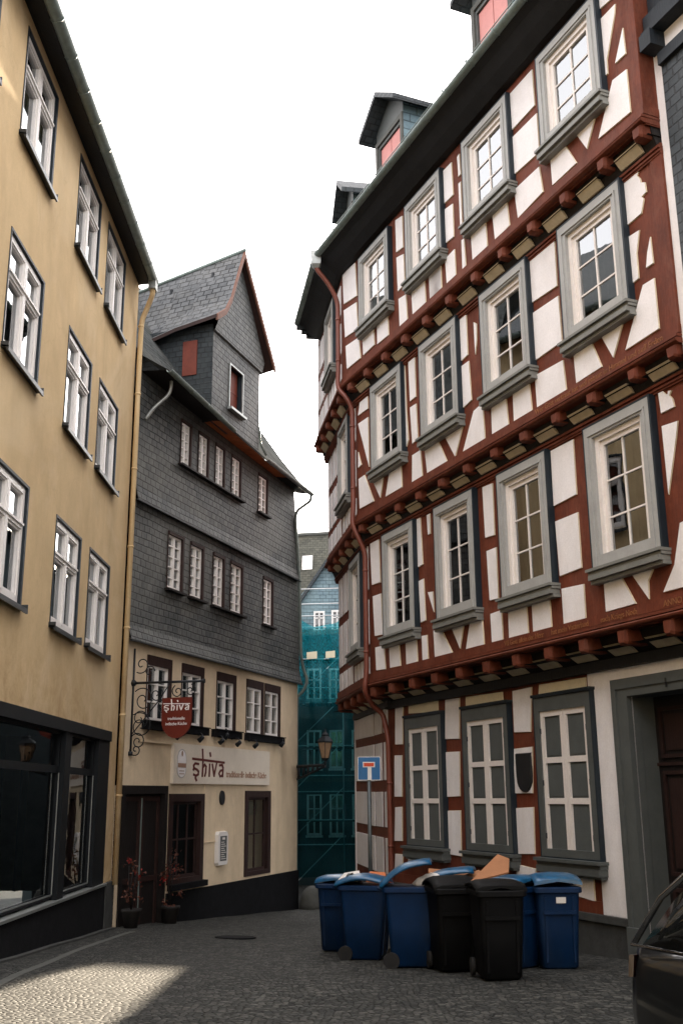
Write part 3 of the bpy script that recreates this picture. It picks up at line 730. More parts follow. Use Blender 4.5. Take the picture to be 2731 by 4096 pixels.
# the slate-hung verge strip seen at the far end of the eaves
mb = MB()
for i in range(3): mb.box(B3, 3.35 + i * .10, 3.50 + i * .10, .36 - i * .20, .62 - i * .14, 13.85 - i * .07, 14.10)
mb.build('verge_slates', M['slatedark'], house)
def gutter(F, ua, ub, o, z, parent, mat, hp0=None, hp1=None, r=.085, clips=True):
    mb = MB(); seg = 10; rings = []
    for P_ in (hp0 if hp0 else F(ua, o, z), hp1 if hp1 else F(ub, o, z)):
        rings.append([P_ + F.n * (math.cos(a) * r) + Vector((0, 0, math.sin(a) * r)) for a in [math.pi + math.pi * k / seg for k in range(seg + 1)]] + [P_ + F.n * (math.cos(a) * r * .88) + Vector((0, 0, math.sin(a) * r * .88)) for a in [2 * math.pi - math.pi * k / seg for k in range(seg + 1)]])
    mb.rings(rings, 0, False)
    L = (rings[1][0] - rings[0][0]).length; d = (rings[1][0] - rings[0][0]).normalized()
    if clips:
        for i in range(int(L / .8)):
            c = (rings[0][0] + rings[0][seg]) / 2 + d * (.4 + i * .8)
            pts = [c + F.n * (math.cos(a) * r * 1.06) + Vector((0, 0, math.sin(a) * r * 1.06)) for a in [math.pi + math.pi * k / 8 for k in range(9)]]
            mb.tube(pts, .008, 5)
    return mb.build('gutter', mat, parent)
HC = hip(.60, 14.03)
gutter(A0, UE - .3, 0, O3 + .60, 14.03, house, M['metal'], None, HC)
gutter(B3, 0, 3.45, .60, 14.03, house, M['metal'], HC, None)
mb = MB()   # snow-guard rail and hooks along the eave
pr = [pt(A0, UE - .3, .45, 14.42), hip(.45, 14.42)]
mb.tube(pr, .010, 5)
for i in range(12): u = -2 + i * .85; mb.tube([pt(A0, u, .50, 14.2), pt(A0, u, .44, 14.44)], .009, 5)
mb.build('snow_guard', M['metal'], house)

# downpipe down the corner
def cp(k, a, z): # point outside the corner of storey k at distance a
    p = xl(A0(0, OF[k] + a, 0), A0.d, BF[k](0, a, 0), BF[k].d); return p + Vector((0, 0, z))
h = HC + Vector((0, 0, -.08))
pts = [h + Vector((0, 0, 0)), h + Vector((0, 0, -.25)), cp(3, .30, 13.35), cp(3, .10, 12.95), cp(3, .10, 11.3), cp(3, .12, 10.85), cp(2, .22, 10.55), cp(2, .10, 10.3), cp(2, .10, 8.1), cp(2, .13, 7.7), cp(1, .24, 7.4), cp(1, .10, 7.1), cp(1, .10, 4.6), cp(1, .16, 4.2), cp(0, .34, 3.92), cp(0, .14, 3.78), A0(7.68, .12, 3.55), A0(7.60, .10, 3.25), A0(7.58, .10, .2), A0(7.58, .10, -.6)]
def smooth(pts, n=4):
    pts = [Vector(p) for p in pts]; out = [pts[0]]
    for a, b, c in zip(pts, pts[1:], pts[2:]):
        r = min((b - a).length, (c - b).length) * .4; p = b + (a - b).normalized() * r; q = b + (c - b).normalized() * r
        for i in range(n + 1): t = i / n; out.append(p * (1 - t) ** 2 + b * 2 * t * (1 - t) + q * t * t)
    return out + [pts[-1]]
mb = MB(); mb.tube(smooth(pts), .052, 10)
for p in (cp(3, .1, 12.5), cp(3, .1, 11.5), cp(2, .1, 9.9), cp(2, .1, 8.5), cp(1, .1, 6.7), cp(1, .1, 5.0), A0(7.58, .1, 2.4), A0(7.58, .1, 1.2)): mb.tube([p + Vector((0, 0, -.02)), p + Vector((0, 0, .02))], .062, 10)
mb.build('downpipe', M['redpipe'], house)
mb = MB(); c = HC + Vector((0, 0, -.02)); mb.rings([[c + Vector((x * w, y * w, z)) for x, y in ((-1, -1), (1, -1), (1, 1), (-1, 1))] for z, w in ((-.30, .05), (-.22, .10), (.02, .12), (.10, .13))], 0, False)
mb.build('rainwater_hopper', M['metall'], house)

# roof dormers
def dormer(F, uc, o, zt, hw, oh, mat, shut, ob=-3.5):
    """front plane o, window head zt, half width hw"""
    zb = 14.0; apx = zt + 1.06; ev = zt + .42
    mb = MB(); wall(mb, F, uc - hw, uc + hw, zb, zt + .45, o, [(uc - hw + .14, uc + hw - .14, zb + .9, zt)], .12)
    mb.poly([F(uc - hw, o, zt + .45), F(uc + hw, o, zt + .45), F(uc, o, apx - .1)])
    for s_ in (-1, 1): mb.poly([F(uc + s_ * hw, o, zb), F(uc + s_ * hw, ob, zb), F(uc + s_ * hw, ob, zt + .45), F(uc + s_ * hw, o, zt + .45)], 1)
    d = mb.build('dormer', [M['greyd'], M['slateblue']], house)
    mb = MB(); f = o + oh; e = hw + .24
    for s_ in (-1, 1):
        a = [F(uc, f, apx), F(uc + s_ * e, f, ev), F(uc + s_ * e, ob, ev), F(uc, ob, apx)]; t = Vector((0, 0, -.13))
        mb.hexa([p + t for p in a] + a)
    mb.build('dormer_roof', M['slatedark'], d)
    mb = MB()
    for x0, x1 in ((uc - hw + .16, uc - .012), (uc + .012, uc + hw - .16)): mb.box(F, x0, x1, o - .08, o - .04, zb + .9, zt - .02)
    mb.build('shutter', shut, d)
    mb = MB(); ring(mb, F, uc - hw - .01, uc + hw + .01, zb, zt + .2, .1, o, o + .04, 0, .12); mb.build('dormer_trim', M['stonel'], d)
dormer(A0, 6.10, .50, 16.18, .66, .35, None, M['pinkshut'])
dormer(A0, 1.80, .50, 16.40, .66, .35, None, M['pinkshut'])
dormer(B3, 1.15, -.40, 15.78, .50, .32, None, M['greyd'])

# ================================================================== NEIGHBOUR WITH BLUE-BLACK TIMBER
nb = thing('dark_timbered_house', tuple(A0(-5, .4, .2)), 'narrow edge of a white house with blue-black timbers beyond the red corner post', 'house')
mb = MB(); mb.box(A0, -14, UE - .001, -8, .65, -.2, 17); mb.build('wall', M['infill'], nb)
mb = MB(); mb.box(A0, -14, -2.52, .64, .70, .3, 11.62); mb.build('cladding', M['slatedark'], nb)
mb = MB(); mb.box(A0, -2.62, -2.37, .65, .70, 12.4, 17); mb.box(A0, -4.1, -3.85, .65, .70, 12.4, 17)
mb.box(A0, -14, -2.36, .65, .80, 12.22, 12.46); mb.box(A0, -14, -2.36, .65, .86, 12.12, 12.19); mb.box(A0, -14, -2.52, .65, .76, 11.6, 11.78)
mb.build('timber_frame', M['navy'], nb)
for i in range(8): mb = MB(); mb.box(A0, -2.58 - i * .95, -2.36 - i * .95, .6, .90, 11.88, 12.12); mb.build('joist_end', M['navy'], nb)
mb = MB(); mb.poly([A0(-14, 1.2, 16.9), A0(-2.6, 1.2, 16.9), A0(-2.6, -5, 22), A0(-14, -5, 22)]); mb.poly([A0(-14, -9, 16.9), A0(-2.6, -9, 16.9), A0(-2.6, -5, 22), A0(-14, -5, 22)]); mb.build('roof', M['slatedark'], nb)
# ================================================================== YELLOW RENDERED HOUSE
yh = thing('yellow_house', (-4.5, 15, 0), 'long ochre-yellow rendered house with white casement windows and a dark shopfront below', 'house')
YE = 7.22
LW = {1: (4.74, 6.46), 2: (7.99, 9.72), 3: (11.24, 13.0)}
LU = [(-6.8, -5.2), (-3.9, -2.35), (-1.17, .40), (1.94, 3.50), (4.17, 5.76)]
mb = MB()
holes = [(a, b, z0, z1) for a, b in LU for z0, z1 in LW.values()]
SHOP = [(-9.5, -5.2, .66, 3.2), (-4.9, -.55, .66, 3.2), (-.2, 3.27, .66, 3.2), (3.64, 5.62, .66, 3.2)]
wall(mb, Lf, -24, YE, 3.38, 13.45, 0, holes, .15)
mb.poly([Lf(YE, 0, .45), Lf(YE, -8, .45), Lf(YE, -8, 13.3), Lf(YE, 0, 13.45)])
mb.poly([Lf(-24, 0, -.2), Lf(-24, -8, -.2), Lf(-24, -8, 13.45), Lf(-24, 0, 13.45)])
mb.poly([Lf(-24, -8, -.2), Lf(YE, -8, -.2), Lf(YE, -8, 13.3), Lf(-24, -8, 13.45)])
mb.box(Lf, 6.52, YE, -.3, 0, .62, 3.38)
mb.build('wall', M['yellow'], yh)
mb = MB()
for i in (0, 1, 2, 3, 4): z = (-.1, 3.36, 7.1, 10.4, 13.4)[i]; mb.poly([Lf(-24, -.16, z), Lf(YE, -.16, z), Lf(YE, -8, z), Lf(-24, -8, z)])
mb.poly([Lf(-24, -2.2, -.1), Lf(YE, -2.2, -.1), Lf(YE, -2.2, 13.4), Lf(-24, -2.2, 13.4)])
mb.build('inner_wall', M['dark'], yh)
def white_window(F, u0, u1, z0, z1, o, parent):
    q = o - .085; mb = MB()
    ring(mb, F, u0 + .005, u1 - .005, z0 + .005, z1 - .005, .075, q - .05, q + .05); ring(mb, F, u0 + .05, u1 - .05, z0 + .04, z1 - .05, .07, q - .04, q + .065, 0, .07, .09)
    m_ = (u0 + u1) / 2; zt = z0 + (z1 - z0) * .66
    mb.box(F, m_ - .055, m_ + .055, q - .04, q + .075, z0 + .1, z1 - .1); mb.box(F, u0 + .1, u1 - .1, q - .038, q + .07, zt - .05, zt + .05); mb.box(F, u0 + .08, u1 - .08, q + .065, q + .095, zt + .0, zt + .035)
    for a, b in ((u0 + .12, m_ - .05), (m_ + .05, u1 - .12)): ring(mb, F, a, b, z0 + .12, zt - .045, .04, q - .02, q + .045); ring(mb, F, a, b, zt + .045, z1 - .11, .035, q - .02, q + .045)
    w = mb.build('window', M['white'], parent)
    MB().poly([F(u0 + .1, q, z0 + .1), F(u1 - .1, q, z0 + .1), F(u1 - .1, q, z1 - .1), F(u0 + .1, q, z1 - .1)]).build('glass', M['glass'], w, orient=F.n)
    mb = MB(); t = .03; mb.box(F, u0 + .001, u0 + .012, o - .148, o + .012, z0, z1); mb.box(F, u1 - .012, u1 - .001, o - .148, o + .012, z0, z1); mb.box(F, u0, u1, o - .148, o + .012, z1 - .012, z1 - .001)
    mb.box(F, u1, u1 + .055, o - .01, o + .012, z0, z1 + .03); mb.box(F, u0 - .02, u0, o - .01, o + .012, z0, z1 + .03); mb.box(F, u0, u1, o - .01, o + .012, z1, z1 + .03)
    mb.build('reveal_paint', M['bluegrey'], w)
    mb = MB(); mb.hexa([F(u0 - .05, o - .12, z0 - .02), F(u1 + .05, o - .12, z0 - .02), F(u1 + .05, o + .11, z0 - .06), F(u0 - .05, o + .11, z0 - .06), F(u0 - .05, o - .12, z0 + .004), F(u1 + .05, o - .12, z0 + .004), F(u1 + .05, o + .11, z0 - .03), F(u0 - .05, o + .11, z0 - .03)])
    mb.box(F, u0 - .05, u0 - .035, o - .02, o + .11, z0 - .05, z0 + .03); mb.box(F, u1 + .035, u1 + .05, o - .02, o + .11, z0 - .05, z0 + .03)
    mb.box(F, u0 - .05, u1 + .05, o + .085, o + .112, z0 - .10, z0 - .055)
    mb.build('sill', M['sillm'], w)
    mb = MB(); s0, s1 = random.choice([(0, .5), (.5, 1), (0, 1), (0, .3)]); n = 14
    x0, x1 = u0 + .1 + (u1 - u0 - .2) * s0, u0 + .1 + (u1 - u0 - .2) * s1
    for i in range(n):
        a, b = x0 + (x1 - x0) * i / n, x0 + (x1 - x0) * (i + 1) / n
        mb.poly([F(a, q - .12 + .03 * (i % 2), z0 + .1), F(b, q - .12 + .03 * ((i + 1) % 2), z0 + .1), F(b, q - .12 + .03 * ((i + 1) % 2), z1 - .1), F(a, q - .12 + .03 * (i % 2), z1 - .1)], 0, True)
    mb.build('curtain', M['curtain'], w)
for a, b in LU:
    for z0, z1 in LW.values(): white_window(Lf, a, b, z0, z1, 0, yh)
# shopfront
mb = MB()
us = [-24] + [x for s in SHOP for x in s[:2]] + [6.52]
for a, b in zip(us[0::2], us[1::2]): mb.box(Lf, a, b, -.20, .02, .62, 3.22)
mb.box(Lf, -24, 6.52, -.2, .05, 3.2, 3.385)
for s in SHOP: ring(mb, Lf, s[0] - .001, s[1] + .001, .65, 3.21, .055, -.14, -.06); mb.box(Lf, s[0], s[1], -.15, -.07, 2.55, 2.66)
shop = mb.build('shopfront', M['shopframe'], yh)
for s in SHOP:
    MB().poly([Lf(s[0], -.11, .66), Lf(s[1], -.11, .66), Lf(s[1], -.11, 3.2), Lf(s[0], -.11, 3.2)]).build('shop_glass', M['glassd'], shop, orient=Lf.n)
mb = MB()
for s in SHOP: mb.box(Lf, s[1] - .055, s[1] - .043, -.06, -.045, .7, 2.55); mb.box(Lf, s[0] + .06, s[1] - .06, -.06, -.045, .695, .715)
mb.build('bright_bead', M['metall'], shop)
mb = MB()
mb.box(Lf, -.2, 1.9, -1.2, -1.15, .7, 2.2); mb.box(Lf, 2.7, 3.2, -1.4, -1.35, .7, 3.1); mb.box(Lf, 4.0, 4.3, -.9, -.85, .7, 3.0)
mb.build('shop_display', M['bgwall'], shop)
mb = MB(); mb.box(Lf, -24, 6.55, -.25, .05, -.6, .585); mb.build('shop_plinth', M['plinth'], yh)
mb = MB(); mb.box(Lf, -24, 6.55, -.15, .085, .587, .625); mb.build('shop_sill', M['metall'], yh)
mb = MB(); mb.box(Lf, 6.56, YE + .02, -.3, .07, -.8, .62); mb.build('corner_plinth', M['stone'], yh)
# eaves
mb = MB(); pf = [(-.02, 13.26), (.06, 13.24), (.30, 13.12), (.33, 13.13), (.33, 13.20), (-.02, 13.50)]
mb.rings([[Lf(-24, a, z) for a, z in pf], [Lf(YE + .02 - max(0, a) * 1.1, a, z) for a, z in pf]], smooth=False); mb.build('eave_soffit', M['soffit'], yh)
mb = MB(); mb.poly([Lf(-24, .35, 13.22), Lf(YE - .3, .35, 13.22), Lf(YE + .1, -4, 17.3), Lf(-24, -4, 17.3)]); mb.poly([Lf(-24, -8.4, 13.50), Lf(YE + .15, -8.4, 13.50), Lf(YE + .15, -4, 17.3), Lf(-24, -4, 17.3)])
mb.poly([Lf(YE + .0, .3, 13.28), Lf(YE + .0, -8.4, 13.48), Lf(YE + .0, -4, 17.28)]); mb.build('roof', M['slatedark'], yh)
gutter(Lf, -24, YE - .32, .41, 13.17, yh, M['metal'], r=.10)
mb = MB(); c = Lf(YE - .44, .41, 13.1)
mb.tube(smooth([c, c + Vector((0, 0, -.28)), Lf(YE - .2, .26, 12.62), Lf(YE - .09, .12, 12.35), Lf(YE - .09, .11, 11.8), Lf(YE - .09, .11, .55)]), .055, 10)
for z in (12.2, 10.6, 8.9, 7.2, 5.5, 3.75, 2.2): mb.tube([Lf(YE - .09, .11, z - .02), Lf(YE - .09, .11, z + .02)], .066, 10)
mb.build('downpipe', M['yellow'], yh)
mb = MB(); mb.box(Lf, YE - .56, YE - .32, .32, .48, 12.9, 13.10); mb.build('gutter_outlet', M['metall'], yh)

# ================================================================== SLATE-HUNG HOUSE (scaled survey frame)
class FrK(Fr):
    k = 1.04
    def __call__(s, u, o, z): return s.P + s.d * u * s.k + s.n * o * s.k + Vector((0, 0, 2.15 + (z - 2.15) * s.k))
S = FrK((-4.68, 20.80), 19.14)
sh = thing('slate_hung_house', tuple(S(5, 0, -.5)), 'old grey slate-hung house with a tall gabled dormer above a cream restaurant ground floor', 'house')
U0 = .60; UR = 9.86
G_W = [(1.47, 2.50), (2.98, 4.03), (4.72, 5.76), (6.40, 7.44), (7.54, 8.56)]
R1 = [(2.07, 2.79), (3.12, 3.80), (4.28, 4.92), (5.25, 5.98), (7.25, 7.93)]
R2 = [(2.43, 2.95), (3.30, 3.85), (4.20, 4.74), (5.12, 5.70), (6.78, 7.42)]
mb = MB()
hs = [(a, b, 3.66, 5.0) for a, b in G_W] + [(.72, 2.52, -.6, 2.39), (2.60, 4.22, .42, 2.23), (6.43, 7.98, .32, 2.30)]
wall(mb, S, U0, UR, -1.2, 5.25, 0, hs, .16)
mb.poly([S(UR, 0, -1.2), S(UR, -8, -1.2), S(UR, -8, 5.25), S(UR, 0, 5.25)]); mb.build('wall', M['cream'], sh)
mb = MB()
# slate skins: storey 1 and 2 with kicked-out lower edges
def skin(z0, z1, o, ok, ur0, ur1, holes):
    wall(mb, S, U0, min(ur0, ur1) - .0, z0 + .30, z1, o, holes, .09)
    a, b = min(ur0, ur1), max(ur0, ur1)
    mb.poly([S(a, o, z0 + .3), S(ur0, o, z0 + .3), S(ur1, o, z1), S(a, o, z1)]) if abs(ur0 - ur1) > .01 else None
    mb.poly([S(U0, ok, z0), S(ur0, ok, z0), S(ur0, o, z0 + .3), S(U0, o, z0 + .3)])
    mb.poly([S(U0, ok, z0), S(ur0, ok, z0), S(ur0, -.02, z0 + .02), S(U0, -.02, z0 + .02)], 1)
    mb.poly([S(ur0, ok, z0), S(ur0, -8, z0), S(ur1, -8, z1), S(ur1, o, z1), S(ur0, o, z0 + .3)])
skin(5.20, 8.14, .04, .13, 9.90, 9.80, [(a, b, 6.50, 7.78) for a, b in R1])
skin(8.10, 10.95, .07, .14, 9.74, 9.32, [(a, b, 9.42, 10.50) for a, b in R2])
mb.build('slate_cladding', [M['slate'], M['soffit']], sh)
mb = MB(); mb.box(S, U0, 9.91, .10, .142, 5.165, 5.20); mb.box(S, U0, 9.76, .11, .155, 8.07, 8.10); mb.build('drip_edge', M['sillm'], sh)
mb = MB()
for z in (-.6, 3.3, 5.23, 8.1, 10.9): mb.poly([S(U0, -.16, z), S(9.3, -.16, z), S(9.3, -7, z), S(U0, -7, z)])
mb.poly([S(U0, -1.8, -.6), S(9.3, -1.8, -.6), S(9.3, -1.8, 10.9), S(U0, -1.8, 10.9)]); mb.build('inner_wall', M['dark'], sh)
def brown_window(F, u0, u1, z0, z1, o, rows, parent, fw=.07, cols=2, q=.07, top=None):
    mb = MB(); mb.box(F, u0, u0 + .02, o - .09, o + .02, z0, z1); mb.box(F, u1 - fw, u1, o - .09, o + .035, z0, z1); mb.box(F, u0 + .02, u1 - fw, o - .09, o + .035, z1 - (top or fw), z1); mb.box(F, u0 + .02, u1 - fw, o - .09, o + .02, z0, z0 + .03)
    w = mb.build('window', M['brown'], parent); q = o - q
    a, b, c, d = u0 + .022, u1 - fw, z0 + .03, z1 - (top or fw)
    mb = MB(); ring(mb, F, a, b, c, d, .05, q - .02, q + .05); m_ = (a + b) / 2
    if cols == 2: mb.box(F, m_ - .035, m_ + .035, q - .02, q + .055, c, d)
    for i in range(1, rows): z = c + (d - c) * i / rows; mb.box(F, a, b, q - .015, q + .045, z - .013, z + .013)
    mb.build('sash', M['white'], w)
    MB().poly([F(a, q - .005, c), F(b, q - .005, c), F(b, q - .005, d), F(a, q - .005, d)]).build('glass', M['glass'], w, orient=F.n)
    return w
for a, b in R1: brown_window(S, a, b, 6.50, 7.78, .04, 5, sh)
for a, b in R2: brown_window(S, a, b, 9.42, 10.50, .07, 5, sh, .06)
for a, b in G_W: brown_window(S, a, b, 3.66, 5.0, 0, 3, sh, .12, 2, .05, .2)
for a, b, z, o in ((2.0, 2.86, 6.50, .04), (3.06, 3.88, 6.50, .04), (4.2, 6.06, 6.50, .04), (7.2, 8.0, 6.5, .04), (2.36, 5.80, 9.42, .07), (6.72, 7.48, 9.42, .07)):
    mb = MB(); mb.box(S, a, b, o - .02, o + .12, z - .05, z - .005); mb.build('window_sill', M['browndk'], sh)
for a, b in ((1.36, 4.14), (4.52, 5.92), (6.34, 8.62)): mb = MB(); mb.box(S, a, b, -.02, .14, 3.49, 3.64); mb.box(S, a - .02, b + .02, -.02, .17, 3.645, 3.665); mb.build('window_ledge', M['plinth'], sh)
# brackets in slate skirt joints
mb = MB(); mb.box(S, 2.60, UR + .03, -.1, .04, -1.4, .26); mb.build('plinth', M['plinth'], sh)
# door, ground floor windows
mb = MB(); ring(mb, S, .72, 2.52, -.7, 2.39, .12, -.14, .03, 0, .16, 0); mb.box(S, .84, 2.40, -.14, -.10, -.7, 2.23)
d = mb.build('door', M['browndk'], sh)
mb = MB(); ring(mb, S, .88, 1.60, -.4, 2.18, .09, -.10, -.07); ring(mb, S, 1.64, 2.36, -.4, 2.18, .09, -.10, -.07); mb.box(S, .9, 2.34, -.1, -.072, .55, .65); mb.build('door_leaf_frame', M['brown'], d)
mb = MB(); mb.box(S, 1.605, 1.635, -.10, -.06, -.4, 2.15); mb.build('door_bar', M['metal'], d)
def lattice(a, b, z0, z1, n, m):
    mb = MB(); ring(mb, S, a, b, z0, z1, .17, -.12, .03, 0, .16, .10); w = mb.build('window', M['brown'], sh)
    MB().poly([S(a + .1, -.10, z0 + .05), S(b - .1, -.10, z0 + .05), S(b - .1, -.10, z1 - .1), S(a + .1, -.10, z1 - .1)]).build('glass', M['glassd'], w, orient=S.n)
    mb = MB(); x0, x1, y0, y1 = a + .17, b - .17, z0 + .1, z1 - .16
    ring(mb, S, x0, x1, y0, y1, .06, -.11, -.06)
    for i in range(1, n): u = x0 + (x1 - x0) * i / n; mb.box(S, u - .018, u + .018, -.11, -.075, y0, y1)
    for i in range(1, m): z = y0 + (y1 - y0) * i / m; mb.box(S, x0, x1, -.11, -.077, z - .018, z + .018)
    mb.build('glazing_bars', M['brown'], w); return w
lattice(2.60, 4.22, .42, 2.23, 3, 2); w = lattice(6.43, 7.98, .32, 2.30, 2, 2)
mb = MB(); mb.box(S, 2.66, 4.3, -.02, .12, .30, .42); mb.build('window_ledge', M['plinth'], sh)
mb = MB(); mb.box(S, 6.65, 7.75, -.30, -.28, 1.72, 2.05); mb.build('blind', M['infill_cream'], w)
mb = MB(); mb.box(S, 1.3, 2.62, -.01, .05, 3.235, 3.285); mb.build('plaster_ledge', M['cream'], sh); mb = MB(); mb.box(S, 4.225, 4.25, -.01, .02, 1.205, 2.44); mb.box(S, 4.225, 4.86, -.01, .02, 1.18, 1.205); mb.build('conduit', M['cream'], sh)

# main roof with eave
EV = [(U0, 10.90), (2., 10.83), (4., 10.76), (6.5, 10.72), (9.62, 10.66)]
def ez(u):
    for (a, b), (c, d_) in zip(EV, EV[1:]):
        if u <= c: return b + (d_ - b) * (u - a) / (c - a)
    return EV[-1][1]
def eo(u): return .44 + .26 * max(0, 1 - u / 6.5)
mb = MB()
us = [U0, 2., 3.5, 5., 6.5, 8., 9.62]
prof = [(.44, 0), (.10, .38), (-.42, 1.05), (-1.13, 2.08), (-4.2, 6.3)]
for a, b in zip(us, us[1:]):
    for (o0, h0), (o1, h1) in zip(prof, prof[1:]):
        q = lambda u, o: eo(u) if o > .4 else o; mb.poly([S(a, q(a, o0), ez(a) + h0), S(b, q(b, o0), ez(b) + h0), S(b, o1, ez(b) + h1), S(a, o1, ez(a) + h1)])
    mb.poly([S(a, -4.2, ez(a) + 6.3), S(b, -4.2, ez(b) + 6.3), S(b, -8.5, 10.8), S(a, -8.5, 10.8)])
mb.poly([S(9.60, .4, 10.72)] + [S(9.60, o, 10.70 + h) for o, h in prof[1:]] + [S(9.6, -8.5, 10.8)])
mb.build('roof', M['slatemain'], sh)
mb = MB()
for a, b in zip(us, us[1:]):
    mb.poly([S(a, eo(a) - .02, ez(a) - .03), S(b, eo(b) - .02, ez(b) - .03), S(b, .05, ez(b) + .04), S(a, .05, ez(a) + .04)], 1 if 3.4 < a < 6.6 else 0)
    mb.poly([S(a, eo(a) - .02, ez(a) - .03), S(b, eo(b) - .02, ez(b) - .03), S(b, eo(b), ez(b) + .01), S(a, eo(a), ez(a) + .01)])
mb.build('eave_soffit', [M['browndk'], M['orange']], sh)
a = S(U0, eo(U0) + .06, ez(U0) - .02); b_ = S(4.15, eo(4.15) + .06, ez(4.15) - .02); gutter(S, 0, 0, 0, 0, sh, M['metal'], a, b_, .075)
a = S(6.35, .50, ez(6.35) - .02); b_ = S(9.68, .50, ez(9.68) - .02); gutter(S, 0, 0, 0, 0, sh, M['metall'], a, b_, .075)
mb = MB()
mb.tube(smooth([S(9.62, .50, 10.60), S(9.62, .48, 10.42), S(9.40, .14, 10.10), S(9.36, .11, 9.85), S(9.66, .12, 8.3), S(9.80, .12, 6.0), S(9.95, .14, 5.60), S(9.98, .26, 5.3), S(9.95, .14, 5.0), S(9.9, -.03, 4.85), S(9.9, -.05, 0)]), .045, 8)
mb.build('downpipe', M['metal'], sh)
mb = MB(); mb.tube(smooth([S(1.15, .50, 11.0), S(1.2, .46, 10.6), S(1.0, .15, 10.2), S(.8, .10, 9.9)]), .04, 8); mb.build('gutter_outlet_pipe', M['metall'], sh)

# tall gabled dormer
d0, d1, dz, of = 3.48, 6.27, 13.12, .30
dm = MB()
wall(dm, S, d0, d1, 10.76, dz, of, [(4.42, 5.20, 11.48, 12.62)], .18, 0, 2)
dm.poly([S(d0, of, 10.76), S(d1, of, 10.76), S(d1, .04, 10.80), S(d0, .04, 10.9)])
dm.poly([S(d0 - .04, of + .06, dz), S(d1 + .04, of + .06, dz), S(6.45, of + .06, 13.45), S(5.9, of + .06, 14.2), S(4.72, of + .06, 15.72), S(3.98, of + .06, 14.1), S(3.7, of + .06, 13.6)])
dm.poly([S(d0 - .04, of + .06, dz), S(d1 + .04, of + .06, dz), S(d1 + .04, of, dz - .02), S(d0 - .04, of, dz - .02)])
for u in (d0, d1): dm.poly([S(u, of, 10.76), S(u, -3.5, 10.76), S(u, -3.5, 13.3), S(u, of, 13.3)], 1 if u == d0 else 0)
dorm = dm.build('gabled_dormer', [M['slate'], M['slatedark'], M['bluegrey']], sh)
mb = MB()
LP = [(4.70, 15.86), (4.37, 15.13), (3.98, 14.22), (3.68, 13.76), (3.20, 13.40)]; RP = [(4.70, 15.86), (5.25, 15.22), (5.95, 14.42), (6.38, 13.92), (6.78, 13.46)]
OFS = [.52, -.6, -1.3, -2.2, -4.5]; DR = [(0, 0), (-.24, -.20), (-.40, -.40), (-.60, -.80), (-1.1, -1.7)]   # (ridge drop, eave drop) going back
for side in (LP, RP):
    n = len(side); rg = []
    for o, (rd, ed) in zip(OFS, DR): rg.append([S(u, o, z + rd + (ed - rd) * i / (n - 1)) for i, (u, z) in enumerate(side)])
    t = Vector((0, 0, -.10)); 
    for i in range(len(rg) - 1):
        for j in range(n - 1): mb.poly([rg[i][j], rg[i][j + 1], rg[i + 1][j + 1], rg[i + 1][j]]); mb.poly([rg[i][j] + t, rg[i][j + 1] + t, rg[i + 1][j + 1] + t, rg[i + 1][j] + t], 1)
        mb.poly([rg[i][-1], rg[i + 1][-1], rg[i + 1][-1] + t, rg[i][-1] + t], 1)
mb.build('dormer_roof', [M['slateroof'], M['brown']], dorm)
mb = MB()
for side in (LP, RP):
    for (u, z), (u2, z2) in zip(side, side[1:]): mb.hexa([S(u, .50, z - .17), S(u2, .50, z2 - .17), S(u2, .55, z2 - .17), S(u, .55, z - .17), S(u, .50, z - .0), S(u2, .50, z2 - .0), S(u2, .55, z2 - .0), S(u, .55, z - .0)])
mb.build('verge_board', M['rustedge'], dorm)
mb = MB(); mb.tube([S(4.70, .56, 15.90), S(4.70, -2.2, 15.30), S(4.7, -4.4, 14.80)], .05, 6); mb.build('ridge_cap', M['metal'], dorm)
for u, z, o in ((4.47, 15.15, -.25), (4.47, 14.88, -1.45)): mb = MB(); mb.box(S, u - .03, u + .03, o - .03, o + .03, z - .15, z + .12); mb.build('roof_hook', M['iron'], dorm)
mb = MB(); ring(mb, S, 4.40, 5.22, 11.46, 12.64, .035, .29, .33); mb.box(S, 4.36, 5.26, .28, .42, 11.40, 11.46)
w = mb.build('window', M['metall'], dorm)
mb = MB(); mb.box(S, 4.46, 5.16, .13, .17, 11.50, 12.60); mb.box(S, 4.46, 5.16, .17, .18, 12.02, 12.06); mb.box(S, 4.80, 4.83, .17, .182, 11.5, 12.6); mb.build('shutter', M['redshut'], w)
mb = MB(); mb.box(S, d0 - .03, d0 - .001, -.50, -.12, 12.02, 12.92); mb.build('side_shutter', M['redshut'], dorm)
mb = MB(); mb.tube([S(6.27, .28, 12.2), S(6.29, .28, 11.6), S(6.36, .33, 11.1), S(6.55, .40, 10.86)], .035, 6); mb.build('valley_flashing', M['metal'], dorm)

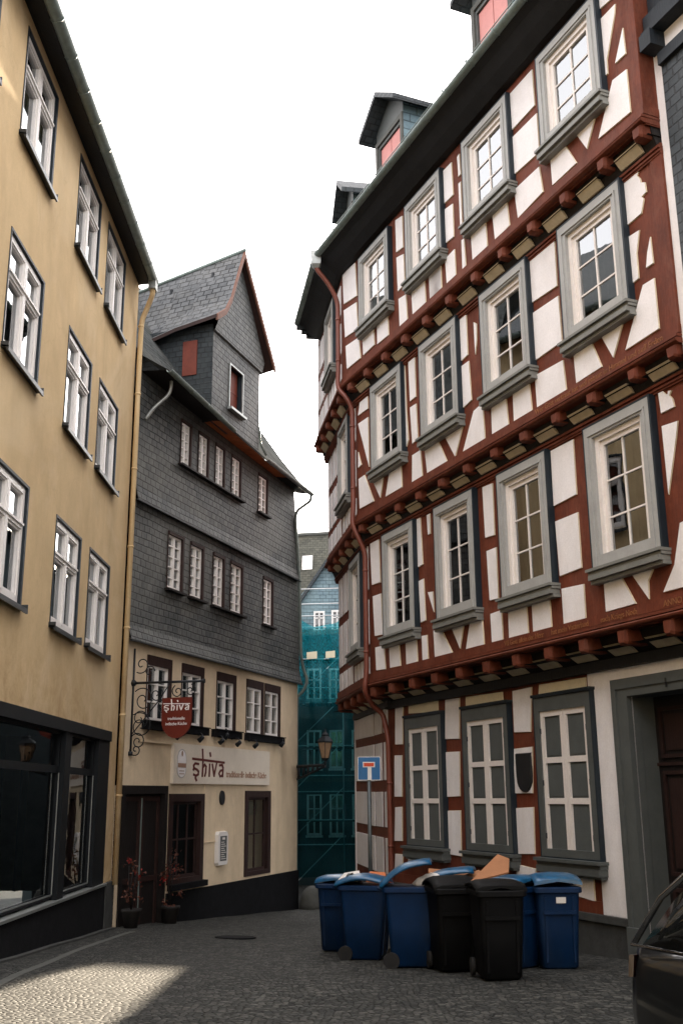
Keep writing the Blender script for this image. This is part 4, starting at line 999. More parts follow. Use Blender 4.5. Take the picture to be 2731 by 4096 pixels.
# ------------------------------------------------------------------ things on the restaurant wall
def stroke_text(name, strokes, F, u0, z0, k, o, w, mat, parent, sg=1, kz=None):
    kz = kz or k
    mb = MB()
    for st in strokes:
        for (x0, y0), (x1, y1) in zip(st, st[1:]):
            dx, dy = x1 - x0, y1 - y0; L = math.hypot(dx, dy) or 1; e = w / 2 * .6; nx, ny = -dy / L * w / 2, dx / L * w / 2; ex, ey = dx / L * e, dy / L * e
            q = [(x0 - ex + nx, y0 - ey + ny), (x0 - ex - nx, y0 - ey - ny), (x1 + ex - nx, y1 + ey - ny), (x1 + ex + nx, y1 + ey + ny)]
            mb.prism(F, [(u0 + sg * x * k, z0 + y * kz) for x, y in q], o, o + .004 + .0006 * (len(mb.f) % 5))
    return mb.build(name, mat, parent)
SHIVA = [[(.62, 1.02), (.25, 1.05), (.08, .9), (.12, .72), (.45, .62), (.62, .5), (.6, .3), (.35, .2), (.1, .28)], [(.35, .2), (.30, .05), (.42, -.12)], [(.12, .72), (.05, .6)],
         [(1.0, 2.05), (1.08, 1.3), (1.06, .18)], [(1.08, .78), (1.28, 1.0), (1.45, .85), (1.42, .45), (1.32, .2)],
         [(1.85, 1.05), (1.82, .2)], [(1.86, 1.85), (1.92, 1.62)],
         [(2.15, 1.05), (2.38, .22), (2.68, 1.25)],
         [(2.98, 1.0), (3.3, 1.04), (3.42, .85), (3.38, .2)], [(3.4, .68), (3.1, .62), (2.95, .42), (3.08, .22), (3.3, .25), (3.4, .45)], [(-.05, 1.36), (3.55, 1.22)]]
sb = MB(); sb.box(S, 2.63, 7.76, .0, .075, 2.44, 3.27)
sign = tag(sb.build('restaurant_sign_board', M['signcream'], None, tuple(S(5.2, 0, 2.44))), 'long cream sign board reading shiva across the restaurant wall under the small spotlights', 'sign')
stroke_text('lettering', SHIVA, S, 3.50, 2.548, .443, .076, .165, M['signtext'], sign, 1, .31)
text_mesh('traditionelle indische Küche', .20, S, 5.19, .076, 2.605, 'small_lettering', M['signtan'], sign, .004, False, 1, False, .006, 2.36)
mb = MB()
def disc(F, u, z, a, b, o0, o1, n=20): return [(u + a * math.cos(2 * math.pi * i / n), z + b * math.sin(2 * math.pi * i / n)) for i in range(n)]
cap = [(2.93 + .21 * math.cos(t), 2.95 + .21 * math.sin(t)) for t in [math.pi * i / 8 for i in range(9)]]
cap = [(u + .05, z) for u, z in cap] + [(2.98 - .21 * math.cos(t), 2.72 - .17 * math.sin(t)) for t in [math.pi * i / 8 for i in range(9)]]
mb.prism(S, cap, .075, .082); eb = mb.build('emblem', M['signgrey'], sign)
mb = MB(); mb.prism(S, [((u - 2.98) * .86 + 2.98, (z - 2.83) * .92 + 2.83) for u, z in cap], .082, .0845); mb.build('emblem_field', M['infill'], eb)
mb = MB(); mb.box(S, 2.80, 3.16, .0845, .088, 2.77, 2.86); mb.prism(S, disc(S, 2.98, 3.06, .035, .06, 0, 0), .0845, .088)
for z in (2.64, 2.70): mb.box(S, 2.87, 3.09, .0845, .087, z - .008, z + .008)
mb.build('emblem_marks', M['signtan'], eb)

SPN = ['first of the row of small black spotlights, nearest the hanging shield sign', 'second small black spotlight above the emblem end of the long sign board', 'third small black spotlight above the red shiva lettering', 'fourth small black spotlight above the middle of the long sign board', 'fifth small black spotlight above the right half of the long sign board', 'last small black spotlight, alone beyond the right end of the window ledges', 'small black spotlight with a short arm tucked beside the single window ledge']
for (u, z, L), lb in zip(((2.35, 3.36, .36), (3.36, 3.35, .38), (4.38, 3.34, .38), (5.30, 3.33, .38), (6.30, 3.33, .38), (8.25, 3.45, .25), (4.96, 3.50, .2)), SPN):
    t = thing('spotlight', tuple(S(u, 0, z)), lb, 'spotlight', 'spotlights above the restaurant sign board')
    mb = MB(); p = [S(u + .30, .0, z + .18), S(u + .18, L * .6, z + .17), S(u + .02, L, z + .06)]; mb.tube(p, .010, 6); mb.tube([S(u + .3, 0, z + .18), S(u + .3, .03, z + .18)], .04, 8); mb.build('arm', M['iron'], t)
    mb = MB(); a = S(u + .02, L, z + .08); v = (S(u, 0, z - .22) - a).normalized(); mb.tube([a, a + v * .03, a + v * .15], .05, 10, rs=[.03, .048, .058]); mb.build('lamp_head', M['iron'], t)

# hanging shield sign
u = .92; bt = thing('hanging_sign_bracket', tuple(S(u, 0, 3.0)), 'wrought-iron scrollwork bracket on the restaurant wall carrying the red shield sign', 'sign bracket')
mb = MB(); mb.tube([S(u, .03, 2.98), S(u, .03, 5.05)], .022, 6); mb.tube([S(u, .03, 2.95), S(u, .03, 3.03)], .05, 8); mb.tube([S(u, .03, 4.3), S(u, .03, 4.42)], .04, 8); mb.build('wall_rod', M['iron'], bt)
mb = MB(); mb.tube([S(u, -.0, 4.36), S(u, 1.55, 4.34)], .026, 8); mb.tube([S(u, 1.5, 4.34), S(u, 1.6, 4.34)], .045, 8, rs=[.02, .05]); mb.tube([S(u, -.0, 4.36), S(u, .08, 4.36)], .05, 8); mb.build('arm', M['iron'], bt)
def spiral(co, cz, r0, turns, a0, sgn=1, n=34):
    return [S(u, co + r0 * (1 - .85 * i / n) * math.cos(a0 + sgn * 2 * math.pi * turns * i / n), cz + r0 * (1 - .85 * i / n) * math.sin(a0 + sgn * 2 * math.pi * turns * i / n)) for i in range(n + 1)]
mb = MB()
for co, cz, r0, tn, a0, sg in ((.26, 4.02, .25, 1.5, 2.4, -1), (.22, 3.52, .27, 1.6, 2.2, -1), (.20, 3.66, .20, 1.3, -1.2, 1), (.18, 3.22, .17, 1.5, 2.6, -1), (.14, 3.06, .13, 1.3, 3.0, 1), (.55, 4.12, .16, 1.4, 1.2, -1), (.72, 3.86, .18, 1.3, 0., 1), (1.02, 4.16, .13, 1.4, 2., 1), (1.30, 4.17, .12, 1.4, 1.4, -1), (.2, 4.72, .18, 1.2, -2.2, 1), (.38, 4.58, .12, 1.2, 0, 1)):
    mb.tube(spiral(co, cz, r0, tn, a0, sg), .012, 5)
mb.tube([S(u, .03, 3.35), S(u, .28, 3.62), S(u, .60, 3.98), S(u, .85, 4.33)], .013, 5)
mb.build('scrollwork', M['iron'], bt)
hs_ = thing('shield_sign', tuple(S(u, 1.0, 3.3)), 'small red shield sign reading shiva hanging from the iron scroll bracket', 'sign')
class Arm:   # frame whose u runs out along the bracket arm
    d = S.n; n = -S.d
    def __call__(s, a, o, z): return S(u - o, a, z)
AR = Arm()
mb = MB(); sp = [(.70, 4.04), (1.34, 4.04), (1.345, 3.66)] + [(1.02 + .325 * math.cos(t), 3.62 - .36 * math.sin(t)) for t in [math.pi * i / 12 for i in range(1, 12)]] + [(.695, 3.66)]
mb.prism(AR, sp, -.02, .02, 0, .0); mb.build('shield', M['signred'], hs_)
stroke_text('lettering', SHIVA, AR, .745, 3.775, .158, .021, .15, M['infill'], hs_, 1, .112)
text_mesh('traditionelle', .085, AR, 1.02, .021, 3.61, 'small_lettering', M['infill'], hs_, .004, False, .9, True)
text_mesh('indische Küche', .085, AR, 1.02, .021, 3.51, 'small_lettering', M['infill'], hs_, .004, False, .9, True)
mb = MB()
for a in (.80, 1.24): mb.tube([AR(a, 0, 4.03), AR(a, 0, 4.33)], .008, 5)
mb.build('hanger', M['iron'], hs_)
# oval plaque, menu case
mb = MB(); mb.prism(S, disc(S, 5.13, 2.14, .13, .165, 0, 0, 24), .0, .035, 0, .01)
tag(mb.build('oval_plaque', M['black'], None, tuple(S(5.13, 0, 2.14))), 'small black oval plaque on the cream wall below the sign board', 'plaque')
mc = thing('menu_case', tuple(S(5.1, 0, .7)), 'narrow white glazed menu case fixed to the cream wall below the black oval plaque', 'menu case')
cs = [(4.83, .72), (4.88, .66), (5.30, .66), (5.35, .72), (5.35, 1.34), (5.30, 1.40), (4.88, 1.40), (4.83, 1.34)]
mb = MB(); mb.prism(S, cs, 0, .09, 0, .015); mb.build('case', M['white'], mc)
mb = MB(); mb.box(S, 4.93, 5.27, .09, .094, .76, 1.30); mb.build('glass_front', M['greyd'], mc)
mb = MB()
for i in range(9): mb.box(S, 4.97, 5.23 - .05 * (i % 3), .095, .097, .80 + i * .045, .815 + i * .045)
mb.box(S, 5.03, 5.17, .095, .097, 1.22, 1.27); mb.build('menu_lines', M['paper'], mc)

# wall lantern on the alley corner
lc = S(9.96, -.05, 0); lt = thing('street_lantern', (lc.x, lc.y, 2.7), 'black wrought-iron street lantern on a bracket at the alley corner', 'lantern')
lx, ly = -.50, 29.3; base = 3.05
g = Fr((lx, ly), 90, 1); g.n = Vector((0, -1, 0))
mb = MB(); B_ = Vector((lc.x - .02, lc.y - .10, 0)); E_ = Vector((lx, ly, 0)); Z = lambda z: Vector((0, 0, z))
mb.tube([B_ + Z(2.98), E_ + Z(2.98)], .045, 6); mb.tube([B_ + Z(2.62), (B_ * .6 + E_ * .4) + Z(2.74), E_ + Z(2.95)], .030, 6); mb.tube([B_ + Z(2.58), B_ + Z(3.06)], .05, 6)
for i in range(5): t = .1 + i * .16; p = B_ * (1 - t) + E_ * t; mb.tube([p + Z(2.63 + .33 * t), p + Z(2.98)], .040, 5)
mb.tube([E_ + Z(2.98), E_ + Z(3.12)], .035, 6); mb.build('bracket', M['iron'], lt)
c = E_; mb = MB(); r4 = lambda w, z: [c + Vector((w * math.cos(math.pi / 6 + math.pi / 3 * i), w * math.sin(math.pi / 6 + math.pi / 3 * i), z)) for i in range(6)]
mb.rings([r4(.03, 3.08), r4(.09, 3.13), r4(.12, 3.17)], 0, False)
mb.rings([r4(.245, 3.58), r4(.25, 3.62), r4(.14, 3.73), r4(.10, 3.76), r4(.11, 3.80), r4(.04, 3.86), r4(.015, 3.95)], 0, False)
for i in range(6):
    a = math.pi / 6 + math.pi / 3 * i; e = Vector((math.cos(a), math.sin(a), 0)); mb.tube([c + e * .115 + Z(3.16), c + e * .225 + Z(3.59)], .010, 5)
mb.build('lantern_frame', M['iron'], lt)
mb = MB(); mb.rings([r4(.108, 3.17), r4(.218, 3.585)], 0, False, False); mb.build('lantern_panes', M['lampglass'], lt)
# ================================================================== SCAFFOLDED HOUSE AT THE END OF THE ALLEY
K = Fr((0, 57.), 90); K.d = Vector((1, 0, 0)); K.n = Vector((0, -1, 0))
bg = thing('scaffolded_house', (0, 57, -2.6), 'blue-grey gabled house wrapped in teal scaffold netting at the end of the alley', 'house')
mb = MB(); ax, az = -.86, 14.75
hw = [(-4.6, -3.9, 10.95, 12.1), (-1.58, -.97, 10.95, 12.05), (-.60, .02, 10.95, 12.1)]
rows = [(7.2, 8.9), (3.6, 5.6), (0.2, 2.3)]
hl = [(x, x + .78, a, b) for a, b in rows for x in (-6.4, -4.9, -3.4, -1.95, -.75, .45, 1.9, 3.4)]
wall(mb, K, -8, 6, -3.2, 10.6, 0, hl, .15); mb.build('wall', M['bgwall'], bg)
mb = MB(); wall(mb, K, -2.75, 1.05, 10.6, 12.4, .12, hw[1:], .12)
mb.poly([K(-2.75, .12, 12.4), K(1.05, .12, 12.4), K(ax, .12, az)]); mb.poly([K(-2.75, .12, 10.6), K(-2.75, .12, 12.4), K(-2.75, -4, 12.4), K(-2.75, -4, 10.6)]); mb.poly([K(1.05, .12, 10.6), K(1.05, .12, 12.4), K(1.05, -4, 12.4), K(1.05, -4, 10.6)])
gb = mb.build('gable', M['slateblue'], bg)
mb = MB()
for s_ in (-1, 1):
    e = ax + s_ * 2.15; a = [K(ax, .5, az + .22), K(e, .5, 11.7), K(e, -4.5, 11.7), K(ax, -4.5, az + .22)]; mb.hexa([p + Vector((0, 0, -.28)) for p in a] + a)
mb.build('gable_roof', [M['slatedark']], gb)
mb = MB(); mb.poly([K(ax + .02, .3, az + .24), K(ax + 2.2, .3, 11.74), K(ax + 2.2, -4.2, 11.74), K(ax + .02, -4.2, az + .24)]); mb.build('pale_roof_sheet', M['metall'], gb)
mb = MB(); mb.poly([K(-9, .4, 10.5), K(7, .4, 10.9), K(7, -5, 18.05), K(-9, -5, 17.3)]); mb.poly([K(-9, -10, 10.5), K(7, -10, 10.5), K(7, -5, 18.05), K(-9, -5, 17.3)])
mb.poly([K(-8, 0, 10.4), K(-8, -10, 10.4), K(-8, -5, 17.3)]); mb.poly([K(6, 0, 10.4), K(6, -10, 10.4), K(6, -5, 18)]); mb.build('roof', M['moss'], bg)
mb = MB(); mb.tube([K(-9, -5, 17.42), K(7, -5, 18.15)], .12, 6); mb.build('ridge_tiles', M['stonel'], bg)
mb = MB(); mb.hexa([K(-2.35, -2.9, 15.05), K(-1.75, -2.9, 15.08), K(-1.75, -3.6, 15.95), K(-2.35, -3.6, 15.92), K(-2.35, -2.9, 15.25), K(-1.75, -2.9, 15.28), K(-1.75, -3.5, 16.05), K(-2.35, -3.5, 16.02)]); mb.build('skylight', M['white'], bg)
for x0, x1, z0, z1 in hw[1:] + hl:
    o = .12 if z0 > 10 else 0
    mb = MB(); ring(mb, K, x0, x1, z0, z1, .10, o - .1, o + .04); m_ = (x0 + x1) / 2; mb.box(K, m_ - .04, m_ + .04, o - .08, o + .03, z0, z1); mb.box(K, x0 + .1, x1 - .1, o - .08, o + .03, z0 + (z1 - z0) * .62, z0 + (z1 - z0) * .62 + .06)
    mb.box(K, x0 - .06, x1 + .06, o, o + .1, z0 - .12, z0 - .01)
    w = mb.build('window', M['white'], bg); MB().poly([K(x0 + .05, o - .05, z0), K(x1 - .05, o - .05, z0), K(x1 - .05, o - .05, z1), K(x0 + .05, o - .05, z1)]).build('glass', M['carglass'], w)
mb = MB(); mb.box(K, -8, 6, 0, .08, 9.35, 9.55); mb.box(K, -8, 6, 0, .08, 6.2, 6.45); mb.box(K, -8, 6, 0, .1, 2.9, 3.1); mb.build('cornice', M['stonel'], bg)

sc = thing('scaffold', (0, 55.3, -2.5), 'silver tube scaffold with guard rails standing in front of the blue-grey gable', 'scaffold')
for x in (-7.2, -4.8, -2.42, .0, 2.4, 4.8):
    for o in (.7, 1.75):
        mb = MB(); mb.tube([K(x, o, -2.8), K(x, o, 13.2 if o > 1 else 12.2)], .035, 6); mb.build('upright', M['steelpole'], sc)
for z in (-.2, 1.0, 2.4, 3.2, 4.7, 6.9, 7.7, 9.2, 10.9, 11.4, 12.05, 12.87):
    mb = MB(); mb.tube([K(-7.3, 1.75, z), K(5, 1.75, z + (.25 if z > 11 else 0))], .028, 6); mb.build('guard_rail', M['steelpole'], sc)
for z in (.9, 2.25, 4.55, 6.8, 9.1): mb = MB(); mb.box(K, -7.3, 5, .75, 1.7, z, z + .08); mb.build('deck', M['stone'], sc)
mb = MB()
for i in range(5): mb.tube([K(-2.4, 1.72, -2 + 2.3 * i), K(0, 1.72, .3 + 2.3 * i)], .022, 5)
mb.build('brace', M['steelpole'], sc)
mb = MB(); nx, nz = 150, 40
def npt(i, t, z0, z1, y0):
    x = -7.3 + 12.3 * i / nx; top = z1
    if z1 > 10: ph = ((x + 2.42) / 2.4) % 1; top = 11.45 - .52 * (4 * ph * (1 - ph)) ** .8 + .06 * math.sin(x * 5)
    z = z0 + (top - z0) * t; return K(x, y0 + .12 * math.sin(x * 5.2 + z * .35) + .06 * math.sin(x * 11 + z * .8) + .06 * math.sin(z * 2.7 + x), z)
for nm, z0, z1, y0, m_, lb in (('scaffold_netting', 6.7, 11.4, 1.92, M['net'], 'bright teal debris netting on the upper scaffold with a sagging top edge'), ('scaffold_netting', -1.75, 7.1, 2.02, M['netshade'], 'lower scaffold netting down to the street, its shade painted in as dark green')):
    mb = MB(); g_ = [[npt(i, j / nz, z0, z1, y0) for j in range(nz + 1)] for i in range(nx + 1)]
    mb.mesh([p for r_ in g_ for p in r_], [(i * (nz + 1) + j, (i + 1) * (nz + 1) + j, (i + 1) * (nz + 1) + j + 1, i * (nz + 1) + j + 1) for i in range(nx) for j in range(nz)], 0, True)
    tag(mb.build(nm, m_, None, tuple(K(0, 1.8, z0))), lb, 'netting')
mb = MB()
for (x, z, w, h) in ((-1.9, 9.15, .55, .42), (-.9, 9.2, .5, .4)): mb.prism(K, [(x, z), (x + w, z + .04), (x + w, z + h), (x, z + h - .05)], 2.06, 2.08)
tag(mb.build('banner_patches', M['infill_cream'], None, tuple(K(-1.5, 2.0, 9.1))), 'two small pale cloth patches tied to the upper part of the teal netting', 'cloth')

for nm, x0, x1, y0, y1, lb in (('alley_shade_house', -9.5, -2.75, 32.5, 54.5, 'unseen plain house added to shade the alley, left side behind the slate-hung house'), ('alley_shade_house', 1.7, 9.5, 29.5, 54.5, 'unseen plain house added to shade the alley, right side behind the red house')):  # unseen houses added to keep sky light off the lower netting
    ah = thing(nm, (x0, y0, -1.5), lb, 'house'); Q = Fr((x0, y0), 90); Q.d = Vector((1, 0, 0)); Q.n = Vector((0, 1, 0)); w_, l_ = x1 - x0, y1 - y0
    mb = MB(); mb.box(Q, 0, w_, 0, l_, -3, 10.5); mb.build('wall', M['bgwall'], ah)
    mb = MB(); mb.poly([Q(-.3, 0, 10.4), Q(-.3, l_, 10.4), Q(w_ / 2, l_, 14.2), Q(w_ / 2, 0, 14.2)]); mb.poly([Q(w_ + .3, 0, 10.4), Q(w_ + .3, l_, 10.4), Q(w_ / 2, l_, 14.2), Q(w_ / 2, 0, 14.2)]); mb.poly([Q(-.3, 0, 10.4), Q(w_ + .3, 0, 10.4), Q(w_ / 2, 0, 14.2)]); mb.build('roof', M['slatedark'], ah)
rh = thing('rear_shade_house', (1, -14, .5), 'unseen plain house added behind the viewpoint to darken the lower street', 'house')  # added out of view to cut the sky light on the lower walls
Q = Fr((-6, -13), 90); Q.d = Vector((1, 0, 0)); Q.n = Vector((0, 1, 0)); mb = MB()
hh = [(x, x + 1.1, z, z + 1.6) for z in (1.4, 4.4, 7.4) for x in (1, 3.6, 6.2, 8.8, 11.4, 14)]
wall(mb, Q, 0, 19, -.5, 10.5, 0, hh, .2); mb.box(Q, 0, 19, -8, -.4, -.5, 10.5); mb.build('wall', M['infill_cream'], rh)
mb = MB(); mb.poly([Q(-.3, .5, 10.4), Q(19.3, .5, 10.4), Q(19.3, -4, 14.5), Q(-.3, -4, 14.5)]); mb.poly([Q(-.3, -8.4, 10.4), Q(19.3, -8.4, 10.4), Q(19.3, -4, 14.5), Q(-.3, -4, 14.5)]); mb.build('roof', M['slatedark'], rh)
for a, b, c, d in hh: mb = MB(); ring(mb, Q, a, b, c, d, .08, -.15, -.08); mb.box(Q, (a + b) / 2 - .04, (a + b) / 2 + .04, -.15, -.09, c, d); mb.build('window', M['white'], rh)
# ================================================================== GROUND
xs = [-60, -40, -25, -16, -10, -8] + [-7 + .5 * i for i in range(29)] + [8, 10, 14, 20, 30, 45, 60]; ys = [-25, -15, -8, -3] + [i * .5 for i in range(130)] + [70, 85, 110]
mb = MB(); mb.mesh([Vector((x, y, gz(x, y) + .012 * math.sin(x * 1.9 + y * .7) * math.sin(y * 1.1))) for x in xs for y in ys], [(i * len(ys) + j, (i + 1) * len(ys) + j, (i + 1) * len(ys) + j + 1, i * len(ys) + j + 1) for i in range(len(xs) - 1) for j in range(len(ys) - 1)], 0, True)
tag(mb.build('street', M['cobble']), kind='structure')
def strip(name, mat, pts, w, h, n=1):
    mb = MB(); out = []
    P_ = []
    for (a, b) in zip(pts, pts[1:]):
        L = math.hypot(b[0] - a[0], b[1] - a[1]); m_ = max(1, int(L / .5))
        for i in range(m_): P_.append((a[0] + (b[0] - a[0]) * i / m_, a[1] + (b[1] - a[1]) * i / m_))
    P_.append(pts[-1]); vs = []
    for i, p in enumerate(P_):
        q = P_[min(i + 1, len(P_) - 1)]; r_ = P_[max(i - 1, 0)]; dx, dy = q[0] - r_[0], q[1] - r_[1]; L = math.hypot(dx, dy); nx, ny = -dy / L * w / 2, dx / L * w / 2
        for s_ in (-1, 1): x, y = p[0] + nx * s_, p[1] + ny * s_; vs += [Vector((x, y, gz(x, y) + .012 * math.sin(x * 1.9 + y * .7) * math.sin(y * 1.1) - .03)), Vector((x, y, gz(x, y) + .012 * math.sin(x * 1.9 + y * .7) * math.sin(y * 1.1) + h))]
    fs = []
    for i in range(len(P_) - 1):
        k = i * 4; fs += [(k + 1, k + 3, k + 7, k + 5), (k, k + 1, k + 5, k + 4), (k + 2, k + 3, k + 7, k + 6)]
    mb.mesh(vs, fs); return tag(mb.build(name, mat), kind='structure')
strip('gutter_stone_line', M['stonel'], [(-3.6, 2), (-3.72, 12), (-3.85, 15), (-3.95, 18), (-3.9, 20.5)], .11, .004)
strip('kerb', M['stone'], [(-4.43, -3), (-4.43, 21.1)], .16, .03)

mb = MB(); cx, cy = -1.9, 19.35
mb.rings([[Vector((cx + r_ * math.cos(2 * math.pi * i / 24), cy + r_ * math.sin(2 * math.pi * i / 24), gz(cx + r_ * math.cos(2 * math.pi * i / 24), cy + r_ * math.sin(2 * math.pi * i / 24)) + .006 + z * .5)) for i in range(24)] for r_, z in ((.36, -.02), (.36, .018), (.33, .018), (.325, .010), (.30, .010), (.29, .016), (.05, .016))])
tag(mb.build('manhole_cover', M['plinth'], None, (cx, cy, gz(cx, cy))), 'round cast-iron manhole cover in the cobbles in front of the restaurant', 'manhole cover')

# guard stone at the alley corner
c = S(10.0, .25, 0); c = Vector((c.x + .12, c.y - .1, gz(c.x, c.y) - .05)); mb = MB()
mb.rings([[c + Vector((r_ * math.cos(2 * math.pi * i / 14), r_ * math.sin(2 * math.pi * i / 14), z)) for i in range(14)] for r_, z in ((.36, 0), (.35, .2), (.30, .42), (.20, .58), (.06, .66))])
tag(mb.build('guard_stone', M['stonel'], None, tuple(c)), 'rounded stone bollard guarding the alley corner of the slate-hung house', 'guard stone')

# plaques on the red house
mb = MB(); F = A0; shp = [(2.56, 2.80), (3.00, 2.80), (3.0, 2.44)] + [(2.78 + .22 * math.cos(t), 2.42 - .24 * math.sin(t)) for t in [math.pi - math.pi * i / 10 for i in range(9, 0, -1)]] + [(2.56, 2.44)]
mb.prism(F, shp, .018, .05, 0, .015)
tag(mb.build('shield_plaque', M['black'], None, tuple(A0(2.78, 0, 2.5))), 'dark shield-shaped heritage plaque on a white panel between two shuttered windows', 'plaque')

# ================================================================== ROAD SIGN
sx, sy = .467, 19.55; t = thing('road_sign', (sx, sy, gz(sx, sy)), 'square blue dead-end road sign on a grey post in front of the house corner', 'road sign')
g = Fr((sx, sy), 90); g.d = Vector((.995, .08, 0)).normalized(); g.n = Vector((.08, -.995, 0)).normalized(); g.P = Vector((sx, sy, 0))
mb = MB(); mb.tube([g(0, -.04, gz(sx, sy) - .2), g(0, -.04, 2.86)], .038, 10); mb.build('post', M['galv'], t)
def rr(x0, x1, z0, z1, r, n=4):
    o = []
    for cx, cz, a0 in ((x1 - r, z1 - r, 0), (x0 + r, z1 - r, 90), (x0 + r, z0 + r, 180), (x1 - r, z0 + r, 270)):
        for i in range(n + 1): a = R(a0 + 90 * i / n); o.append((cx + r * math.cos(a), cz + r * math.sin(a)))
    return o
mb = MB(); mb.prism(g, rr(-.21, .21, 2.43, 2.85, .02), -.004, .0); pn = mb.build('panel', M['roadwhite'], t)
mb = MB(); mb.prism(g, rr(-.20, .20, 2.44, 2.84, .018), .0, .003); mb.build('blue_field', M['roadblue'], pn)
mb = MB(); mb.box(g, -.028, .042, .003, .006, 2.435, 2.68); mb.box(g, -.115, .105, .003, .006, 2.66, 2.755); mb.build('white_road', M['roadwhite'], pn)
mb = MB(); mb.box(g, -.098, .088, .006, .009, 2.675, 2.738); mb.build('red_bar', M['roadred'], pn)

# ================================================================== WHEELED BINS
def rrect(w, d, r, n=4):
    o = []
    for cx, cy, a0 in ((w - r, d - r, 0), (-w + r, d - r, 90), (-w + r, -d + r, 180), (w - r, -d + r, 270)):
        for i in range(n + 1): a = R(a0 + 90 * i / n); o.append((cx + r * math.cos(a), cy + r * math.sin(a)))
    return o
BG = 'wheeled rubbish bins crowded together on the cobbles'
def make_bin(x, y, yaw, body, lidm, lid_ang, label, paper=None):
    z = gz(x, y); t = thing('wheeled_bin', (x, y, z), label, 'wheeled bin', BG); t.rotation_euler = (0, 0, R(yaw))
    def fin(mb, name, mat, par=t, loc=(0, 0, 0), rot=(0, 0, 0)):
        o = mb.build(name, mat, None); o.parent = par; o.location = loc; o.rotation_euler = rot; return o
    V = Vector; mb = MB()
    def ring_(w, d, z, dy=0, r=.06): return [V((a, b + dy, z)) for a, b in rrect(w, d, r)]
    mb.rings([ring_(.20, .22, .02, .01), ring_(.225, .25, .05, .01), ring_(.245, .285, .50, .005), ring_(.262, .325, .90, 0), ring_(.265, .33, .93, 0)], 0, True, True)
    for s_ in (-1, 1): mb.hexa([V((s_ * .17 - .012, -.24, .08)), V((s_ * .17 + .012, -.24, .08)), V((s_ * .17 + .012, -.26, .1)), V((s_ * .17 - .012, -.26, .1)), V((s_ * .17 - .012, -.31, .86)), V((s_ * .17 + .012, -.31, .86)), V((s_ * .17 + .012, -.335, .86)), V((s_ * .17 - .012, -.335, .86))])
    mb.hexa([V((-.2, -.335, .66)), V((.2, -.335, .66)), V((.2, -.30, .66)), V((-.2, -.30, .66)), V((-.2, -.338, .70)), V((.2, -.338, .70)), V((.2, -.31, .70)), V((-.2, -.31, .70))])
    b = fin(mb, 'body', body)
    mb = MB(); 
    mb.rings([ring_(.272, .34, .905, 0), ring_(.292, .362, .915, 0), ring_(.292, .362, .965, 0), ring_(.28, .35, .975, 0)], 0, False)
    fin(mb, 'rim', body)
    mb = MB(); mb.tube([V((-.24, .34, .93)), V((-.22, .41, .96)), V((.22, .41, .96)), V((.24, .34, .93))], .016, 6); fin(mb, 'handle', body)
    # lid, hinged at the back
    mb = MB(); L = .74; n = 9; rows_ = []
    for i in range(n + 1):
        tt = i / n; yy = -.72 * tt + .02; zz = .05 * math.sin(math.pi * min(1, tt * 1.1)) - (.03 if i == n else 0) + .012 * math.sin(lid_ang * 3 + tt * 5)
        rows_.append([V((-.30, yy, zz - .035)), V((-.295, yy, zz + .0)), V((-.2, yy, zz + .028)), V((0, yy, zz + .038)), V((.2, yy, zz + .028)), V((.295, yy, zz + .0)), V((.30, yy, zz - .035)), V((.27, yy, zz - .03)), V((0, yy, zz + .01)), V((-.27, yy, zz - .03))])
    mb.rings(rows_, 0, True)
    fin(mb, 'lid', lidm, t, (0, .37, 1.0), (-R(lid_ang), 0, 0))
    for s_ in (-1, 1):
        mb = MB(); c = V((s_ * .255, .25, .10)); mb.tube([c + V((-.022, 0, 0)), c + V((.022, 0, 0))], .10, 18); w = fin(mb, 'wheel', M['rubber'])
        mb = MB(); mb.tube([c + V((-.026, 0, 0)), c + V((.026, 0, 0))], .05, 12); fin(mb, 'hub', M['rubber'], w)
    if paper:
        mb = MB(); px, face = paper
        if face == 'f': mb.hexa([V((px - .06, -.331, .79)), V((px + .06, -.331, .79)), V((px + .06, -.325, .79)), V((px - .06, -.325, .79)), V((px - .06, -.339, .86)), V((px + .06, -.339, .86)), V((px + .06, -.33, .86)), V((px - .06, -.33, .86))])
        else: mb.hexa([V((.262, px - .06, .79)), V((.262, px + .06, .79)), V((.268, px + .06, .79)), V((.268, px - .06, .79)), V((.264, px - .06, .86)), V((.264, px + .06, .86)), V((.271, px + .06, .86)), V((.271, px - .06, .86))])
        fin(mb, 'sticker', M['paper'])
    return t
bb, lb, bk = M['binblue'], M['lidblue'], M['binblack']
# yaw 90: hinge towards -x, so the open lid rises to the right
make_bin(-.08, 16.75, -14, bb, lb, 3, 'blue wheeled bin at the far left end of the row, lid nearly shut')
make_bin(.30, 15.35, 78, bb, lb, 4, 'blue wheeled bin second from the left, waste showing over its rim')
make_bin(.86, 14.30, 84, bb, lb, 27, 'blue wheeled bin with a white sticker and its lid propped widest open', (0.0, 's'))
make_bin(1.42, 14.62, 80, bb, lb, 17, 'blue wheeled bin in the back row with its lid half raised over rubbish')
make_bin(1.34, 13.78, 8, bk, bk, 2, 'black wheeled bin wedged between the stickered blue bin and the front black bin')
make_bin(1.76, 12.86, 4, bk, bk, 1, 'large black wheeled bin standing nearest the camera at the front of the group')
make_bin(2.16, 14.10, 40, bb, lb, 5, 'blue wheeled bin at the back right, mostly hidden behind the front black bin')
make_bin(2.64, 13.98, 2, bb, lb, 6, 'blue wheeled bin with a white sticker at the right end of the row', (.02, 'f'))
